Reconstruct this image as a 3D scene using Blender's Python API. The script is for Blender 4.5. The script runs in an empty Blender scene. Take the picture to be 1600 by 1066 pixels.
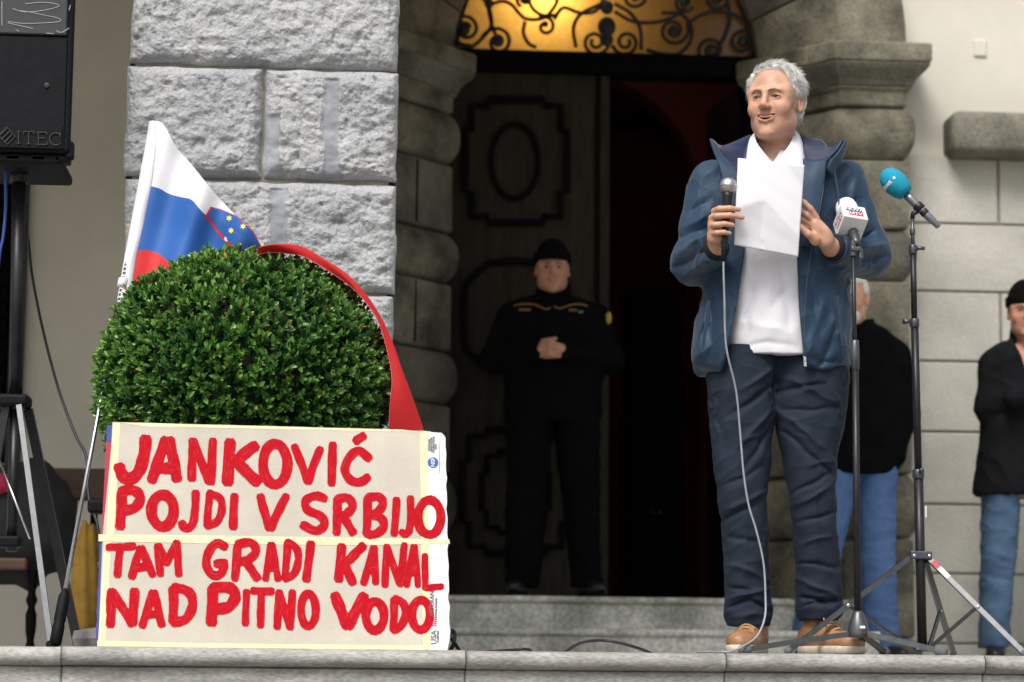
import bpy, bmesh, math, random
import numpy as np
from mathutils import Vector, Matrix
random.seed(7); RNG = np.random.default_rng(7)
S = bpy.context.scene
COL = S.collection

# ------------------------------------------------------------------ camera
CAM_Z = -0.06                      # platform top is z = 0; the photographer stands below on the square
YAW, PITCH, ROLL = math.radians(4.5), math.atan(0.1368), 0.009
FPX = 85.0 / 36.0 * 1600.0
_f = Vector((math.sin(YAW) * math.cos(PITCH), math.cos(YAW) * math.cos(PITCH), math.sin(PITCH)))
_r0 = Vector((math.cos(YAW), -math.sin(YAW), 0))
_u0 = _r0.cross(_f)
_r = _r0 * math.cos(ROLL) + _u0 * math.sin(ROLL)
_u = _u0 * math.cos(ROLL) - _r0 * math.sin(ROLL)
CAMP = Vector((0, 0, CAM_Z))
cd = bpy.data.cameras.new('camera'); cam = bpy.data.objects.new('camera', cd); COL.objects.link(cam)
M = Matrix(((_r.x, _u.x, -_f.x, 0), (_r.y, _u.y, -_f.y, 0), (_r.z, _u.z, -_f.z, CAM_Z), (0, 0, 0, 1)))
cam.matrix_world = M
cd.lens = 85; cd.sensor_width = 36; cd.clip_end = 500; cd.clip_start = 0.1
cd.dof.use_dof = True; cd.dof.focus_distance = 7.75; cd.dof.aperture_fstop = 3.0
S.camera = cam

# ------------------------------------------------------------------ sky, sun, exposure (overcast)
w = bpy.data.worlds.new('World'); S.world = w; w.use_nodes = True
nt = w.node_tree; nt.nodes.clear()
SUN_EL, SUN_AZ = math.radians(52), math.radians(205)      # azimuth clockwise from +Y: behind and a little left of the camera
sky = nt.nodes.new('ShaderNodeTexSky'); sky.sky_type = 'NISHITA'; sky.sun_disc = False
sky.sun_elevation = SUN_EL; sky.sun_rotation = SUN_AZ; sky.air_density = 1.0; sky.dust_density = 4.0
hs = nt.nodes.new('ShaderNodeHueSaturation'); hs.inputs['Saturation'].default_value = 0.30
bg = nt.nodes.new('ShaderNodeBackground'); bg.inputs['Strength'].default_value = 0.13
wo = nt.nodes.new('ShaderNodeOutputWorld')
nt.links.new(sky.outputs[0], hs.inputs['Color']); nt.links.new(hs.outputs[0], bg.inputs[0]); nt.links.new(bg.outputs[0], wo.inputs[0])
sl = bpy.data.lights.new('sun', 'SUN'); sl.energy = 2.15; sl.angle = math.radians(25); sl.color = (1.0, 0.97, 0.93)
sun = bpy.data.objects.new('sun', sl); COL.objects.link(sun)
sd = Vector((math.sin(SUN_AZ) * math.cos(SUN_EL), math.cos(SUN_AZ) * math.cos(SUN_EL), math.sin(SUN_EL)))
sun.rotation_euler = sd.to_track_quat('Z', 'Y').to_euler(); sun.location = (0, -5, 12)
S.view_settings.view_transform = 'Standard'; S.view_settings.look = 'None'
S.view_settings.exposure = 0.34; S.view_settings.gamma = 1.0; S.view_settings.use_curve_mapping = False
S.cycles.max_bounces = 6; S.cycles.diffuse_bounces = 3; S.cycles.caustics_reflective = False; S.cycles.caustics_refractive = False

# ------------------------------------------------------------------ geometry helpers
def ray(px, py):
    return _f + _r * ((px - 800) / FPX) + _u * ((533 - py) / FPX)
def at(px, py, Y):
    """world point on the plane y = Y seen at photograph pixel (px, py)"""
    d = ray(px, py); t = Y / d.y
    return CAMP + d * t
def on_plane(px, py, p0, n):
    d = ray(px, py); t = (p0 - CAMP).dot(n) / d.dot(n)
    return CAMP + d * t
def ppm(Y): return FPX / Y            # pixels per metre at depth Y
def zat(py, Y, px=800): return at(px, py, Y).z
def xat(px, Y, py=533): return at(px, py, Y).x

def vnoise(p, seed=0):
    """smooth value noise in [-1,1], p (...,3)"""
    p = np.asarray(p, dtype=np.float64); i = np.floor(p).astype(np.int64); f = p - i
    f = f * f * (3 - 2 * f)
    def h(a, b, c):
        n = (a * 374761393 + b * 668265263 + c * 2147483647 + seed * 1274126177) & 0xFFFFFFFF
        n = ((n ^ (n >> 13)) * 1274126177) & 0xFFFFFFFF
        n = (n ^ (n >> 16)) & 0xFFFF
        return n / 32767.5 - 1.0
    x, y, z = i[..., 0], i[..., 1], i[..., 2]; fx, fy, fz = f[..., 0], f[..., 1], f[..., 2]
    def L(a, b, t): return a + (b - a) * t
    return L(L(L(h(x, y, z), h(x + 1, y, z), fx), L(h(x, y + 1, z), h(x + 1, y + 1, z), fx), fy),
             L(L(h(x, y, z + 1), h(x + 1, y, z + 1), fx), L(h(x, y + 1, z + 1), h(x + 1, y + 1, z + 1), fx), fy), fz)
def fbm(p, oct=4, seed=0):
    r = 0; a = 1; s = 0
    for o in range(oct):
        r = r + a * vnoise(np.asarray(p) * (2 ** o) + 17.3 * o, seed + o); s += a; a *= 0.5
    return r / s

class MB:
    def __init__(self): self.V = []; self.F = []; self.MI = []; self.n = 0
    def add(self, V, F, mi=0):
        V = np.asarray(V, dtype=np.float64).reshape(-1, 3)
        self.V.append(V); self.F.extend([tuple(int(i) + self.n for i in f) for f in F]); self.MI.extend([mi] * len(F)); self.n += len(V)
        return self
    def build(self, name, mat, parent=None, smooth=False, loc=None):
        V = np.concatenate(self.V) if self.V else np.zeros((0, 3))
        return mesh_obj(name, V, self.F, mat, parent, smooth, loc, self.MI)

def root_loc(o):
    while o is not None and o.parent is not None: o = o.parent
    return np.array(o.location) if o is not None else np.zeros(3)
def mesh_obj(name, V, F, mat, parent=None, smooth=False, loc=None, MI=None):
    """V in world coordinates; stored relative to the thing's base"""
    me = bpy.data.meshes.new(name)
    o = bpy.data.objects.new(name, me); COL.objects.link(o)
    if parent is not None:
        o.parent = parent; off = root_loc(parent)
    else:
        off = np.zeros(3) if loc is None else np.array(loc, dtype=float); o.location = off
    V = np.asarray(V, dtype=np.float64) - off
    me.from_pydata(V.tolist(), [], F if isinstance(F, list) else [tuple(f) for f in F])
    mats = mat if isinstance(mat, (list, tuple)) else [mat]
    for m in mats: me.materials.append(m)
    if MI is not None and len(mats) > 1: me.polygons.foreach_set('material_index', np.array(MI, dtype=np.int32))
    if smooth: me.polygons.foreach_set('use_smooth', np.ones(len(me.polygons), dtype=bool))
    me.update(); return o
def tag(o, label=None, cat=None, group=None, kind=None):
    if label: o['label'] = label
    if cat: o['category'] = cat
    if group: o['group'] = group
    if kind: o['kind'] = kind
    return o
def thing(name, label, cat, loc=(0, 0, 0), group=None):
    o = bpy.data.objects.new(name, None); COL.objects.link(o); o.location = loc; o.empty_display_size = 0.1
    return tag(o, label, cat, group)

def box(x0, x1, y0, y1, z0, z1, bev=0.0, seg=2):
    if bev <= 0:
        V = [(x, y, z) for x in (x0, x1) for y in (y0, y1) for z in (z0, z1)]
        F = [(0, 1, 3, 2), (4, 6, 7, 5), (0, 4, 5, 1), (2, 3, 7, 6), (0, 2, 6, 4), (1, 5, 7, 3)]
        return np.array(V, float), F
    bm = bmesh.new(); bmesh.ops.create_cube(bm, size=1)
    for v in bm.verts: v.co = Vector(((x0 + x1) / 2 + v.co.x * (x1 - x0), (y0 + y1) / 2 + v.co.y * (y1 - y0), (z0 + z1) / 2 + v.co.z * (z1 - z0)))
    bmesh.ops.bevel(bm, geom=bm.edges[:], offset=bev, segments=seg, affect='EDGES', profile=0.5)
    bm.verts.index_update(); V = np.array([v.co[:] for v in bm.verts]); F = [tuple(v.index for v in f.verts) for f in bm.faces]; bm.free()
    return V, F
def xf(VF, m):
    V, F = VF; m = np.array(m); return V @ m[:3, :3].T + m[:3, 3], F
def frame(o, x, y, z):
    return Matrix(((x[0], y[0], z[0], o[0]), (x[1], y[1], z[1], o[1]), (x[2], y[2], z[2], o[2]), (0, 0, 0, 1)))
def catmull(pts, n=8, closed=False):
    P = [np.array(p, float) for p in pts]; N = len(P); out = []
    rng = range(N if closed else N - 1)
    for i in rng:
        p0 = P[(i - 1) % N] if closed or i > 0 else 2 * P[0] - P[1]
        p1 = P[i]; p2 = P[(i + 1) % N]
        p3 = P[(i + 2) % N] if closed or i + 2 < N else 2 * P[-1] - P[-2]
        for k in range(n):
            t = k / n
            out.append(0.5 * ((2 * p1) + (-p0 + p2) * t + (2 * p0 - 5 * p1 + 4 * p2 - p3) * t * t + (-p0 + 3 * p1 - 3 * p2 + p3) * t ** 3))
    if not closed: out.append(P[-1])
    return np.array(out)
def tube(pts, r, seg=8, closed=False, rect=None):
    """sweep a circle (or a rectangle rect=(w,h)) along points"""
    P = np.array([tuple(p) for p in pts], float); n = len(P)
    R = np.full(n, r) if np.isscalar(r) else np.array(r, float)
    T = np.roll(P, -1, 0) - np.roll(P, 1, 0) if closed else np.gradient(P, axis=0)
    T /= np.linalg.norm(T, axis=1)[:, None] + 1e-12
    u = np.cross(T[0], (0, 1, 0));
    if np.linalg.norm(u) < 0.1: u = np.cross(T[0], (1, 0, 0))
    u /= np.linalg.norm(u); V = []
    if rect: prof = [(-rect[0] / 2, -rect[1] / 2), (rect[0] / 2, -rect[1] / 2), (rect[0] / 2, rect[1] / 2), (-rect[0] / 2, rect[1] / 2)]; seg = 4
    else: prof = [(math.cos(2 * math.pi * k / seg), math.sin(2 * math.pi * k / seg)) for k in range(seg)]
    for i in range(n):
        u = u - T[i] * np.dot(u, T[i]); u /= np.linalg.norm(u) + 1e-12; v = np.cross(T[i], u)
        for a, b in prof:
            q = 1.0 if rect else R[i]
            V.append(P[i] + (u * a + v * b) * q)
    F = []
    for i in range(n if closed else n - 1):
        j = (i + 1) % n
        for k in range(seg):
            l = (k + 1) % seg; F.append((i * seg + k, i * seg + l, j * seg + l, j * seg + k))
    if not closed:
        F.append(tuple(reversed(range(seg)))); F.append(tuple(range((n - 1) * seg, n * seg)))
    return np.array(V), F
def lathe(prof, seg=24, m=None):
    V = []; F = []
    for r, z in prof:
        for k in range(seg):
            a = 2 * math.pi * k / seg; V.append((r * math.cos(a), r * math.sin(a), z))
    n = len(prof)
    for i in range(n - 1):
        for k in range(seg):
            l = (k + 1) % seg; F.append((i * seg + k, i * seg + l, (i + 1) * seg + l, (i + 1) * seg + k))
    F.append(tuple(reversed(range(seg)))); F.append(tuple(range((n - 1) * seg, n * seg)))
    V = np.array(V, float)
    if m is not None: V, F = xf((V, F), m)
    return V, F
def axis_frame(p, d):
    z = Vector(d).normalized(); x = Vector((0, 1, 0)).cross(z)
    if x.length < 0.1: x = Vector((1, 0, 0)).cross(z)
    x.normalize(); y = z.cross(x); return frame(p, x, y, z)
def cyl(a, b, r0, r1=None, seg=14):
    a, b = Vector(a), Vector(b); r1 = r0 if r1 is None else r1
    return lathe([(r0, 0), (r1, (b - a).length)], seg, axis_frame(a, b - a))
def ball(c, r, seg=16, rings=10, R=None):
    rr = np.array([r, r, r], float) if np.isscalar(r) else np.array(r, float); V = []; F = []
    for i in range(rings + 1):
        t = math.pi * (i + 0.001) / (rings + 0.002)
        for k in range(seg):
            a = 2 * math.pi * k / seg; V.append((math.sin(t) * math.cos(a), math.sin(t) * math.sin(a), math.cos(t)))
    for i in range(rings):
        for k in range(seg):
            l = (k + 1) % seg; F.append((i * seg + k, (i + 1) * seg + k, (i + 1) * seg + l, i * seg + l))
    V = np.array(V) * rr
    if R is not None: V = V @ np.array(R)     # rows of R: local axes
    return V + np.array(c), F
def grid_faces(nu, nv, off=0):
    return [(off + i * nv + j, off + i * nv + j + 1, off + (i + 1) * nv + j + 1, off + (i + 1) * nv + j) for i in range(nu - 1) for j in range(nv - 1)]
def sheet(G, th, n=None):
    """grid of points (nu,nv,3) -> closed slab of thickness th"""
    G = np.asarray(G, float); nu, nv = G.shape[:2]
    du = np.gradient(G, axis=0); dv = np.gradient(G, axis=1); N = np.cross(du, dv); N /= np.linalg.norm(N, axis=2)[..., None] + 1e-12
    A = G.reshape(-1, 3); B = (G + N * th).reshape(-1, 3); k = nu * nv
    F = grid_faces(nu, nv); F2 = [tuple(reversed([i + k for i in f])) for f in F]
    ring = [j for j in range(nv)] + [i * nv + nv - 1 for i in range(1, nu)] + [(nu - 1) * nv + j for j in range(nv - 2, -1, -1)] + [i * nv for i in range(nu - 2, 0, -1)]
    Fs = [(ring[i], ring[i] + k, ring[(i + 1) % len(ring)] + k, ring[(i + 1) % len(ring)]) for i in range(len(ring))]
    return np.concatenate([A, B]), F + F2 + Fs
def poly_prism(P, n, th):
    """planar polygon P (k,3) extruded by n*th"""
    P = np.array([tuple(p) for p in P], float); k = len(P); Q = P + np.array(n) * th
    return np.concatenate([P, Q]), [tuple(range(k)), tuple(reversed(range(k, 2 * k)))] + [(i, i + k, (i + 1) % k + k, (i + 1) % k) for i in range(k)]
def text_mesh(s, size, m, bold=0.0, align='CENTER', ext=0.0004):
    c = bpy.data.curves.new('txt', 'FONT'); c.body = s; c.size = size; c.align_x = align; c.align_y = 'CENTER'; c.extrude = ext; c.offset = bold; c.resolution_u = 3
    o = bpy.data.objects.new('txt', c); COL.objects.link(o)
    dg = bpy.context.evaluated_depsgraph_get(); me = bpy.data.meshes.new_from_object(o.evaluated_get(dg))
    V = np.array([v.co[:] for v in me.vertices]); F = [tuple(p.vertices) for p in me.polygons]
    bpy.data.objects.remove(o); bpy.data.curves.remove(c); bpy.data.meshes.remove(me)
    return xf((V, F), m)

# ------------------------------------------------------------------ materials
MATS = {}
def mat(name, col, rough=0.6, var=0.12, vs=8.0, bump=0.0, bs=60.0, metal=0.0, spec=0.5, col2=None, ramp=(0.35, 0.65), detail=6.0, sheen=0.0,
        sss=0.0, coat=0.0, attr=None, stretch=None, bdist=0.004, rvar=0.1, trans=0.0, emit=None, fine=None):
    m = bpy.data.materials.new(name); m.use_nodes = True; N = m.node_tree.nodes; L = m.node_tree.links
    b = N['Principled BSDF']; MATS[name] = m
    tc = N.new('ShaderNodeTexCoord'); src = tc.outputs['Object']
    if stretch:
        mp = N.new('ShaderNodeMapping'); mp.inputs['Scale'].default_value = stretch; L.new(src, mp.inputs[0]); src = mp.outputs[0]
    n = N.new('ShaderNodeTexNoise'); n.inputs['Scale'].default_value = vs; n.inputs['Detail'].default_value = detail; n.inputs['Roughness'].default_value = 0.6
    L.new(src, n.inputs['Vector'])
    cr = N.new('ShaderNodeValToRGB'); cr.color_ramp.elements[0].position = ramp[0]; cr.color_ramp.elements[1].position = ramp[1]
    c2 = col2 if col2 else tuple(min(1, c * (1 + var)) for c in col); c1 = col if col2 else tuple(c * (1 - var) for c in col)
    cr.color_ramp.elements[0].color = (*c1, 1); cr.color_ramp.elements[1].color = (*c2, 1)
    L.new(n.outputs['Fac'], cr.inputs['Fac']); out = cr.outputs['Color']
    if fine:      # second, fine speckle layer (scale, strength)
        n3 = N.new('ShaderNodeTexNoise'); n3.inputs['Scale'].default_value = fine[0]; n3.inputs['Detail'].default_value = 4; L.new(src, n3.inputs['Vector'])
        mr3 = N.new('ShaderNodeMapRange'); mr3.inputs[1].default_value = 0.3; mr3.inputs[2].default_value = 0.7; mr3.inputs[3].default_value = 1 - fine[1]; mr3.inputs[4].default_value = 1 + fine[1]
        L.new(n3.outputs['Fac'], mr3.inputs[0])
        mx3 = N.new('ShaderNodeMix'); mx3.data_type = 'RGBA'; mx3.blend_type = 'MULTIPLY'; mx3.inputs['Factor'].default_value = 1
        L.new(out, mx3.inputs[6]); L.new(mr3.outputs[0], mx3.inputs[7]); out = mx3.outputs[2]
    if attr:
        at_ = N.new('ShaderNodeAttribute'); at_.attribute_name = attr
        mx = N.new('ShaderNodeMix'); mx.data_type = 'RGBA'; mx.blend_type = 'MULTIPLY'; mx.inputs['Factor'].default_value = 1
        L.new(out, mx.inputs[6]); L.new(at_.outputs['Color'], mx.inputs[7]); out = mx.outputs[2]
    L.new(out, b.inputs['Base Color'])
    b.inputs['Roughness'].default_value = rough; b.inputs['Metallic'].default_value = metal; b.inputs['Specular IOR Level'].default_value = spec
    if rvar > 0:
        mr = N.new('ShaderNodeMapRange'); mr.inputs[3].default_value = max(0.02, rough - rvar); mr.inputs[4].default_value = min(1, rough + rvar)
        L.new(n.outputs['Fac'], mr.inputs[0]); L.new(mr.outputs[0], b.inputs['Roughness'])
    if sheen: b.inputs['Sheen Weight'].default_value = sheen
    if coat: b.inputs['Coat Weight'].default_value = coat
    if sss:
        b.inputs['Subsurface Weight'].default_value = sss; b.inputs['Subsurface Radius'].default_value = (0.012, 0.005, 0.003); b.inputs['Subsurface Scale'].default_value = 1.0
    if bump > 0:
        n2 = N.new('ShaderNodeTexNoise'); n2.inputs['Scale'].default_value = bs; n2.inputs['Detail'].default_value = 5; L.new(src, n2.inputs['Vector'])
        bp = N.new('ShaderNodeBump'); bp.inputs['Strength'].default_value = bump; bp.inputs['Distance'].default_value = bdist
        L.new(n2.outputs['Fac'], bp.inputs['Height']); L.new(bp.outputs[0], b.inputs['Normal'])
    if trans:
        tr = N.new('ShaderNodeBsdfTranslucent'); L.new(out, tr.inputs['Color']); ms = N.new('ShaderNodeMixShader'); ms.inputs[0].default_value = trans
        L.new(b.outputs[0], ms.inputs[1]); L.new(tr.outputs[0], ms.inputs[2]); L.new(ms.outputs[0], N['Material Output'].inputs[0])
    if emit:
        b.inputs['Emission Color'].default_value = (*emit[0], 1); b.inputs['Emission Strength'].default_value = emit[1]
    return m
def set_col(o, C):
    """per-vertex colour attribute"""
    a = o.data.color_attributes.new('Col', 'FLOAT_COLOR', 'POINT')
    C = np.concatenate([np.asarray(C, dtype=np.float32), np.ones((len(C), 1), np.float32)], axis=1)
    a.data.foreach_set('color', C.ravel())

M_PIER = mat('pier_stone', (0.315, 0.325, 0.34), 0.9, vs=5, col2=(0.43, 0.435, 0.435), ramp=(.3, .6), bump=1.0, bs=62, bdist=0.012, fine=(120, .20))
M_BAND = mat('smooth_mortar_band', (0.285, 0.30, 0.32), 0.9, vs=12, var=.15, bump=.3, bs=90)
M_MORTAR = mat('mortar', (0.22, 0.205, 0.17), 0.95, vs=20, var=.2, bump=.4, bs=120)
M_PORTAL = mat('portal_stone', (0.065, 0.06, 0.043), 0.9, vs=4.5, col2=(0.26, 0.24, 0.175), ramp=(.32, .68), bump=.9, bs=40, bdist=.008, fine=(70, .25))
M_PORTALD = mat('portal_stone_grey', (0.075, 0.07, 0.055), 0.9, vs=3, col2=(0.20, 0.19, 0.15), bump=.9, bs=40, bdist=.008, fine=(70, .25))
M_PLAST = mat('plaster', (0.62, 0.585, 0.50), 0.95, vs=1.6, var=.07, bump=.15, bs=90)
M_ASHLAR = mat('ashlar_render', (0.46, 0.445, 0.39), 0.95, vs=2.2, var=.16, bump=.6, bs=34, bdist=.006, fine=(90, .08))
M_LEDGE = mat('terrace_marble', (0.17, 0.165, 0.15), 0.65, vs=4, col2=(0.40, 0.39, 0.36), ramp=(.25, .66), bump=.35, bs=45, stretch=(1, 3, 4), fine=(55, .32))
M_STEP = mat('step_stone', (0.33, 0.33, 0.29), 0.75, vs=4, col2=(0.72, 0.71, 0.65), bump=.4, bs=50, fine=(45, .3))
M_PAVE = mat('paving', (0.2, 0.19, 0.175), 0.9, vs=3, var=.2, bump=.3)
M_DOOR = mat('door_wood', (0.034, 0.029, 0.021), 0.75, spec=.10, vs=5, var=.25, bump=.12, bs=50, stretch=(6, 6, 1))
M_DOORD = mat('door_moulding', (0.003, 0.003, 0.003), 0.6, spec=.10, vs=10, var=.2)
M_RED = mat('red_interior', (0.13, 0.020, 0.017), 0.8, vs=2, var=.2)
M_BLACKWOOD = mat('black_wood', (0.0035, 0.003, 0.003), 0.8, spec=.06, vs=8, var=.3)
M_IRON = mat('wrought_iron', (0.012, 0.012, 0.012), 0.5, vs=20, var=.3, bump=.2)
M_BLACK = mat('black_plastic', (0.006, 0.006, 0.008), 0.6, spec=.14, vs=30, var=.3, bump=.25, bs=300, bdist=.001)
M_BLACKM = mat('black_metal', (0.012, 0.012, 0.014), 0.4, vs=30, var=.25, spec=.4)
M_STEEL = mat('bright_steel', (0.62, 0.63, 0.65), 0.25, vs=40, var=.1, metal=1.0)
M_GUN = mat('gunmetal', (0.10, 0.105, 0.11), 0.36, vs=40, var=.15, metal=.7)
M_RUB = mat('grey_rubber', (0.12, 0.12, 0.12), 0.8, vs=30, var=.2)
M_CABLE = mat('grey_cable', (0.30, 0.33, 0.36), 0.5, vs=30, var=.1)
M_CABLEB = mat('black_cable', (0.015, 0.015, 0.018), 0.5, vs=30, var=.1)
M_CABLEBL = mat('blue_cable', (0.03, 0.08, 0.3), 0.5, vs=30, var=.1)
# ================================================================== THE SETTING
# ground of the square and the raised terrace
g = MB().add(*box(-60, 60, -60, 40, -1.75, -1.6)).build('ground', M_PAVE); tag(g, kind='structure')
terr = MB().add(*box(-9, 9, 7.3, 12.3, -1.6, -0.004)).build('terrace', M_STEP); tag(terr, kind='structure')
YL = 7.0
jx = [-6.2, -3.6] + [xat(p, YL, 1025) for p in (95, 728, 1135, 1540)] + [3.6, 6.0]
def profile_bar(x0, x1, prof, nx=2):
    V = []; k = len(prof)
    for x in np.linspace(x0, x1, nx):
        for (y, z) in prof: V.append((x, y, z))
    F = [(i * k + j, i * k + (j + 1) % k, (i + 1) * k + (j + 1) % k, (i + 1) * k + j) for i in range(nx - 1) for j in range(k)]
    F += [tuple(range(k)), tuple(reversed(range((nx - 1) * k, nx * k)))]
    return np.array(V), F
for i in range(len(jx) - 1):
    dz = random.uniform(-.0015, .0015)
    prof = [(7.6, 0 + dz), (7.6, -.053)] + [(YL + .027 - .027 * math.sin(a) * 1.0, -.0265 + dz - .0265 * math.cos(a)) for a in np.linspace(0, math.pi, 12)]
    V, F = profile_bar(jx[i] + .0012, jx[i + 1] - .0012, prof, 60)
    V[:, 1] += .0022 * fbm(V * np.array([9, 30, 30]), 4, i); V[:, 2] += .0016 * fbm(V * np.array([7, 20, 20]) + 5, 4, i + 9) * (V[:, 2] > -.02)
    mesh_obj('nosing_stone', V, F, M_LEDGE, terr, True)
    V, F = box(jx[i] + .001, jx[i + 1] - .001, YL + .032, YL + .3, -1.6, -.0545, .004, 1)
    mesh_obj('riser_stone', V, F, M_LEDGE, terr)

# ------------------------------------------------------------------ rock-faced stone pier beside the shrub
YP = 8.4
px0, px1 = xat(194, YP, 200), xat(622, YP, 200)
pier = thing('stone_pier', 'grey rock-faced stone pier rising behind the clipped round shrub', 'pier', ((px0 + px1) / 2, YP + .45, 0))
def rock_block(x0, x1, z0, z1, y, depth, seed, amp=.024, rnd=.055, res=.008, bands=()):
    nx = max(8, int((x1 - x0) / res)); nz = max(8, int((z1 - z0) / res))
    u = np.linspace(0, 1, nx); v = np.linspace(0, 1, nz); U, W = np.meshgrid(u, v, indexing='ij')
    # cluster samples near the borders
    U = U + .035 * np.sin(2 * np.pi * U) * -1; W = W + .04 * np.sin(2 * np.pi * W) * -1
    X = x0 + (x1 - x0) * U; Z = z0 + (z1 - z0) * W
    e = np.minimum(np.minimum(X - x0, x1 - X), np.minimum(Z - z0, z1 - Z))
    ex = np.minimum(X - x0, x1 - X); ez = np.minimum(Z - z0, z1 - Z)
    def rd(d): t = np.clip(d / rnd, 0, 1); return rnd * (1 - np.sqrt(np.clip(1 - (1 - t) ** 2, 0, 1)))
    Y = y + np.maximum(rd(ex), rd(ez)) * .8 + .2 * (rd(ex) + rd(ez)) * .5
    P = np.stack([X, Y * 0, Z], -1)
    f = np.clip(e / .02, 0, 1)
    big = fbm(P * 5 + seed * 3.1, 3, seed); med = fbm(P * np.array([20, 1, 30]) + seed, 4, seed + 3)
    rid = 1 - np.abs(fbm(P * np.array([16, 1, 26]) + seed * 1.7, 4, seed + 5)) * 2
    pit = np.clip(fbm(P * 60 + seed, 2, seed + 8) - .25, 0, 1)
    mask = np.zeros_like(X)
    for (bx, hw, bz0, bz1) in bands:
        wob = hw * (1 + .25 * fbm(np.stack([X * 0 + seed, X * 0, Z * 22], -1), 2, 4)) * (1 + .5 * np.clip((bz1 - Z) / (bz1 - bz0) - .75, 0, 1) * 2)
        mask = np.maximum(mask, np.clip((wob - np.abs(X - bx - .008 * vnoise(np.stack([X * 0, X * 0, Z * 9], -1), 3))) / .004, 0, 1) * ((Z > bz0) & (Z < bz1)))
    dis = amp * (.45 * big + .6 * med + .30 * rid) - .022 * pit * f
    Y = Y - (.3 + .7 * f) * (dis * (1 - mask) + mask * (amp * .35 * big + .35 * amp * med - .004))
    X = X + .006 * fbm(np.stack([X * 0, Z * 14, Z * 0 + seed], -1), 3, seed) * (1 - np.clip(ex / .05, 0, 1))
    Z = Z + .007 * fbm(np.stack([X * 11, X * 0, X * 0 + seed], -1), 3, seed + 2) * (1 - np.clip(ez / .05, 0, 1))
    V = np.stack([X, Y, Z], -1).reshape(-1, 3); F = grid_faces(nx, nz)
    ring = [i * nz for i in range(nx)] + [(nx - 1) * nz + j for j in range(1, nz)] + [i * nz + nz - 1 for i in range(nx - 2, -1, -1)] + [j for j in range(nz - 2, 0, -1)]
    k = len(V); B = V[ring].copy(); B[:, 1] = y + depth; V = np.concatenate([V, B]); n = len(ring)
    mi = [int(mask.ravel()[f[0]] > .5) for f in F]
    F += [(ring[i], k + i, k + (i + 1) % n, ring[(i + 1) % n]) for i in range(n)] + [tuple(k + i for i in range(n))]
    return V, [tuple(reversed(f)) for f in F], mi + [0] * (n + 1)
rowpy = [-250, -75, 103, 279, 455, 632, 808, 985]
rows = [(zat(a + 2, YP, 400), zat(b - 2, YP, 400)) for a, b in zip(rowpy[:-1], rowpy[1:])]
rows[-1] = (rows[-1][0], 0.0); rows[0] = (2.85, rows[0][1])
splits = {0: [520], 1: [], 2: [410], 3: [], 4: [430], 5: [330], 6: [470]}
def bnd(px, hw, py0, py1): return (xat(px, YP, (py0 + py1) / 2), hw / ppm(YP), zat(py1, YP, px), zat(py0, YP, px))
BANDS = {2: [bnd(518, 13, 124, 279), bnd(425, 14, 180, 279)], 3: [bnd(433, 14, 293, 420)]}   # smooth repair bands in the rough faces
insets = {1: (5, 1), 2: (0, 1), 3: (4, 0), 4: (2, 2)}
for r, (zt, zb) in enumerate(rows):
    a, b = insets.get(r, (0, 0))
    xs = [px0 + a / 450] + [xat(s, YP, 200) for s in splits[r]] + [px1 - b / 450]
    for i in range(len(xs) - 1):
        V, F, mi = rock_block(xs[i] + (.004 if i else 0), xs[i + 1] - (.004 if i < len(xs) - 2 else 0), zb, zt, YP + random.uniform(-.008, .008), .9, r * 5 + i, res=.0055 if r in (1, 2, 3, 4) else .02, bands=BANDS.get(r, ()))
        mesh_obj('rock_faced_block', V, F, [M_PIER, M_BAND], pier, True, None, mi)
MB().add(*box(px0 + .03, px1 - .03, YP + .035, YP + .86, 0.001, 2.84)).build('mortar_core', M_MORTAR, pier)
# ------------------------------------------------------------------ town hall facade with splayed arched portal
YF, YI, YD, YW = 12.0, 12.42, 12.52, 12.22
XC = xat(947, 12.45, 80)
a_, b_, c_ = 247 / ppm(12.42), 366 / ppm(12.0), 476 / ppm(12.0)
ZS = (zat(60, 12.2, 670) + zat(77, 12.0, 1370)) / 2        # springing of the arch
hall = thing('town_hall', 'pale plastered town hall front with splayed stone arched portal and rendered ashlar base', 'building', (XC, 12.0, 0))
# ------------------------------------------------------------------ unseen loggia ceiling, its reach and drop beam added to shade the doorway
log = MB().add(*box(-9, XC + .75, YP - .1, 12.2, 3.62, 3.9)).add(*box(-9, XC + .75, YP + .05, YP + .5, 2.86, 3.62)).build('loggia_and_added_beam', M_PLAST); tag(log, kind='structure')
WT = 5.5
mb = MB().add(*box(XC + c_ - .05, 9, YW, YW + .4, 0, WT)); mb.build('plaster_wall', M_PLAST, hall)
mb = MB().add(*box(-9, XC - c_ + .05, YW, YW + .4, 0, WT)); mb.build('plaster_wall', M_PLAST, hall)
V = []; F = []; n = 40
for i, t in enumerate(np.linspace(math.pi, 0, n)):
    x = XC + (c_ - .05) * math.cos(t); z = ZS + (c_ - .05) * math.sin(t)
    for y in (YW, YW + .4): V += [(x, y, z), (x, y, WT)]
for i in range(n - 1):
    k = i * 4; F += [(k, k + 1, k + 5, k + 4), (k + 2, k + 6, k + 7, k + 3), (k, k + 4, k + 6, k + 2)]
mesh_obj('plaster_wall', V, F, M_PLAST, hall)

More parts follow.
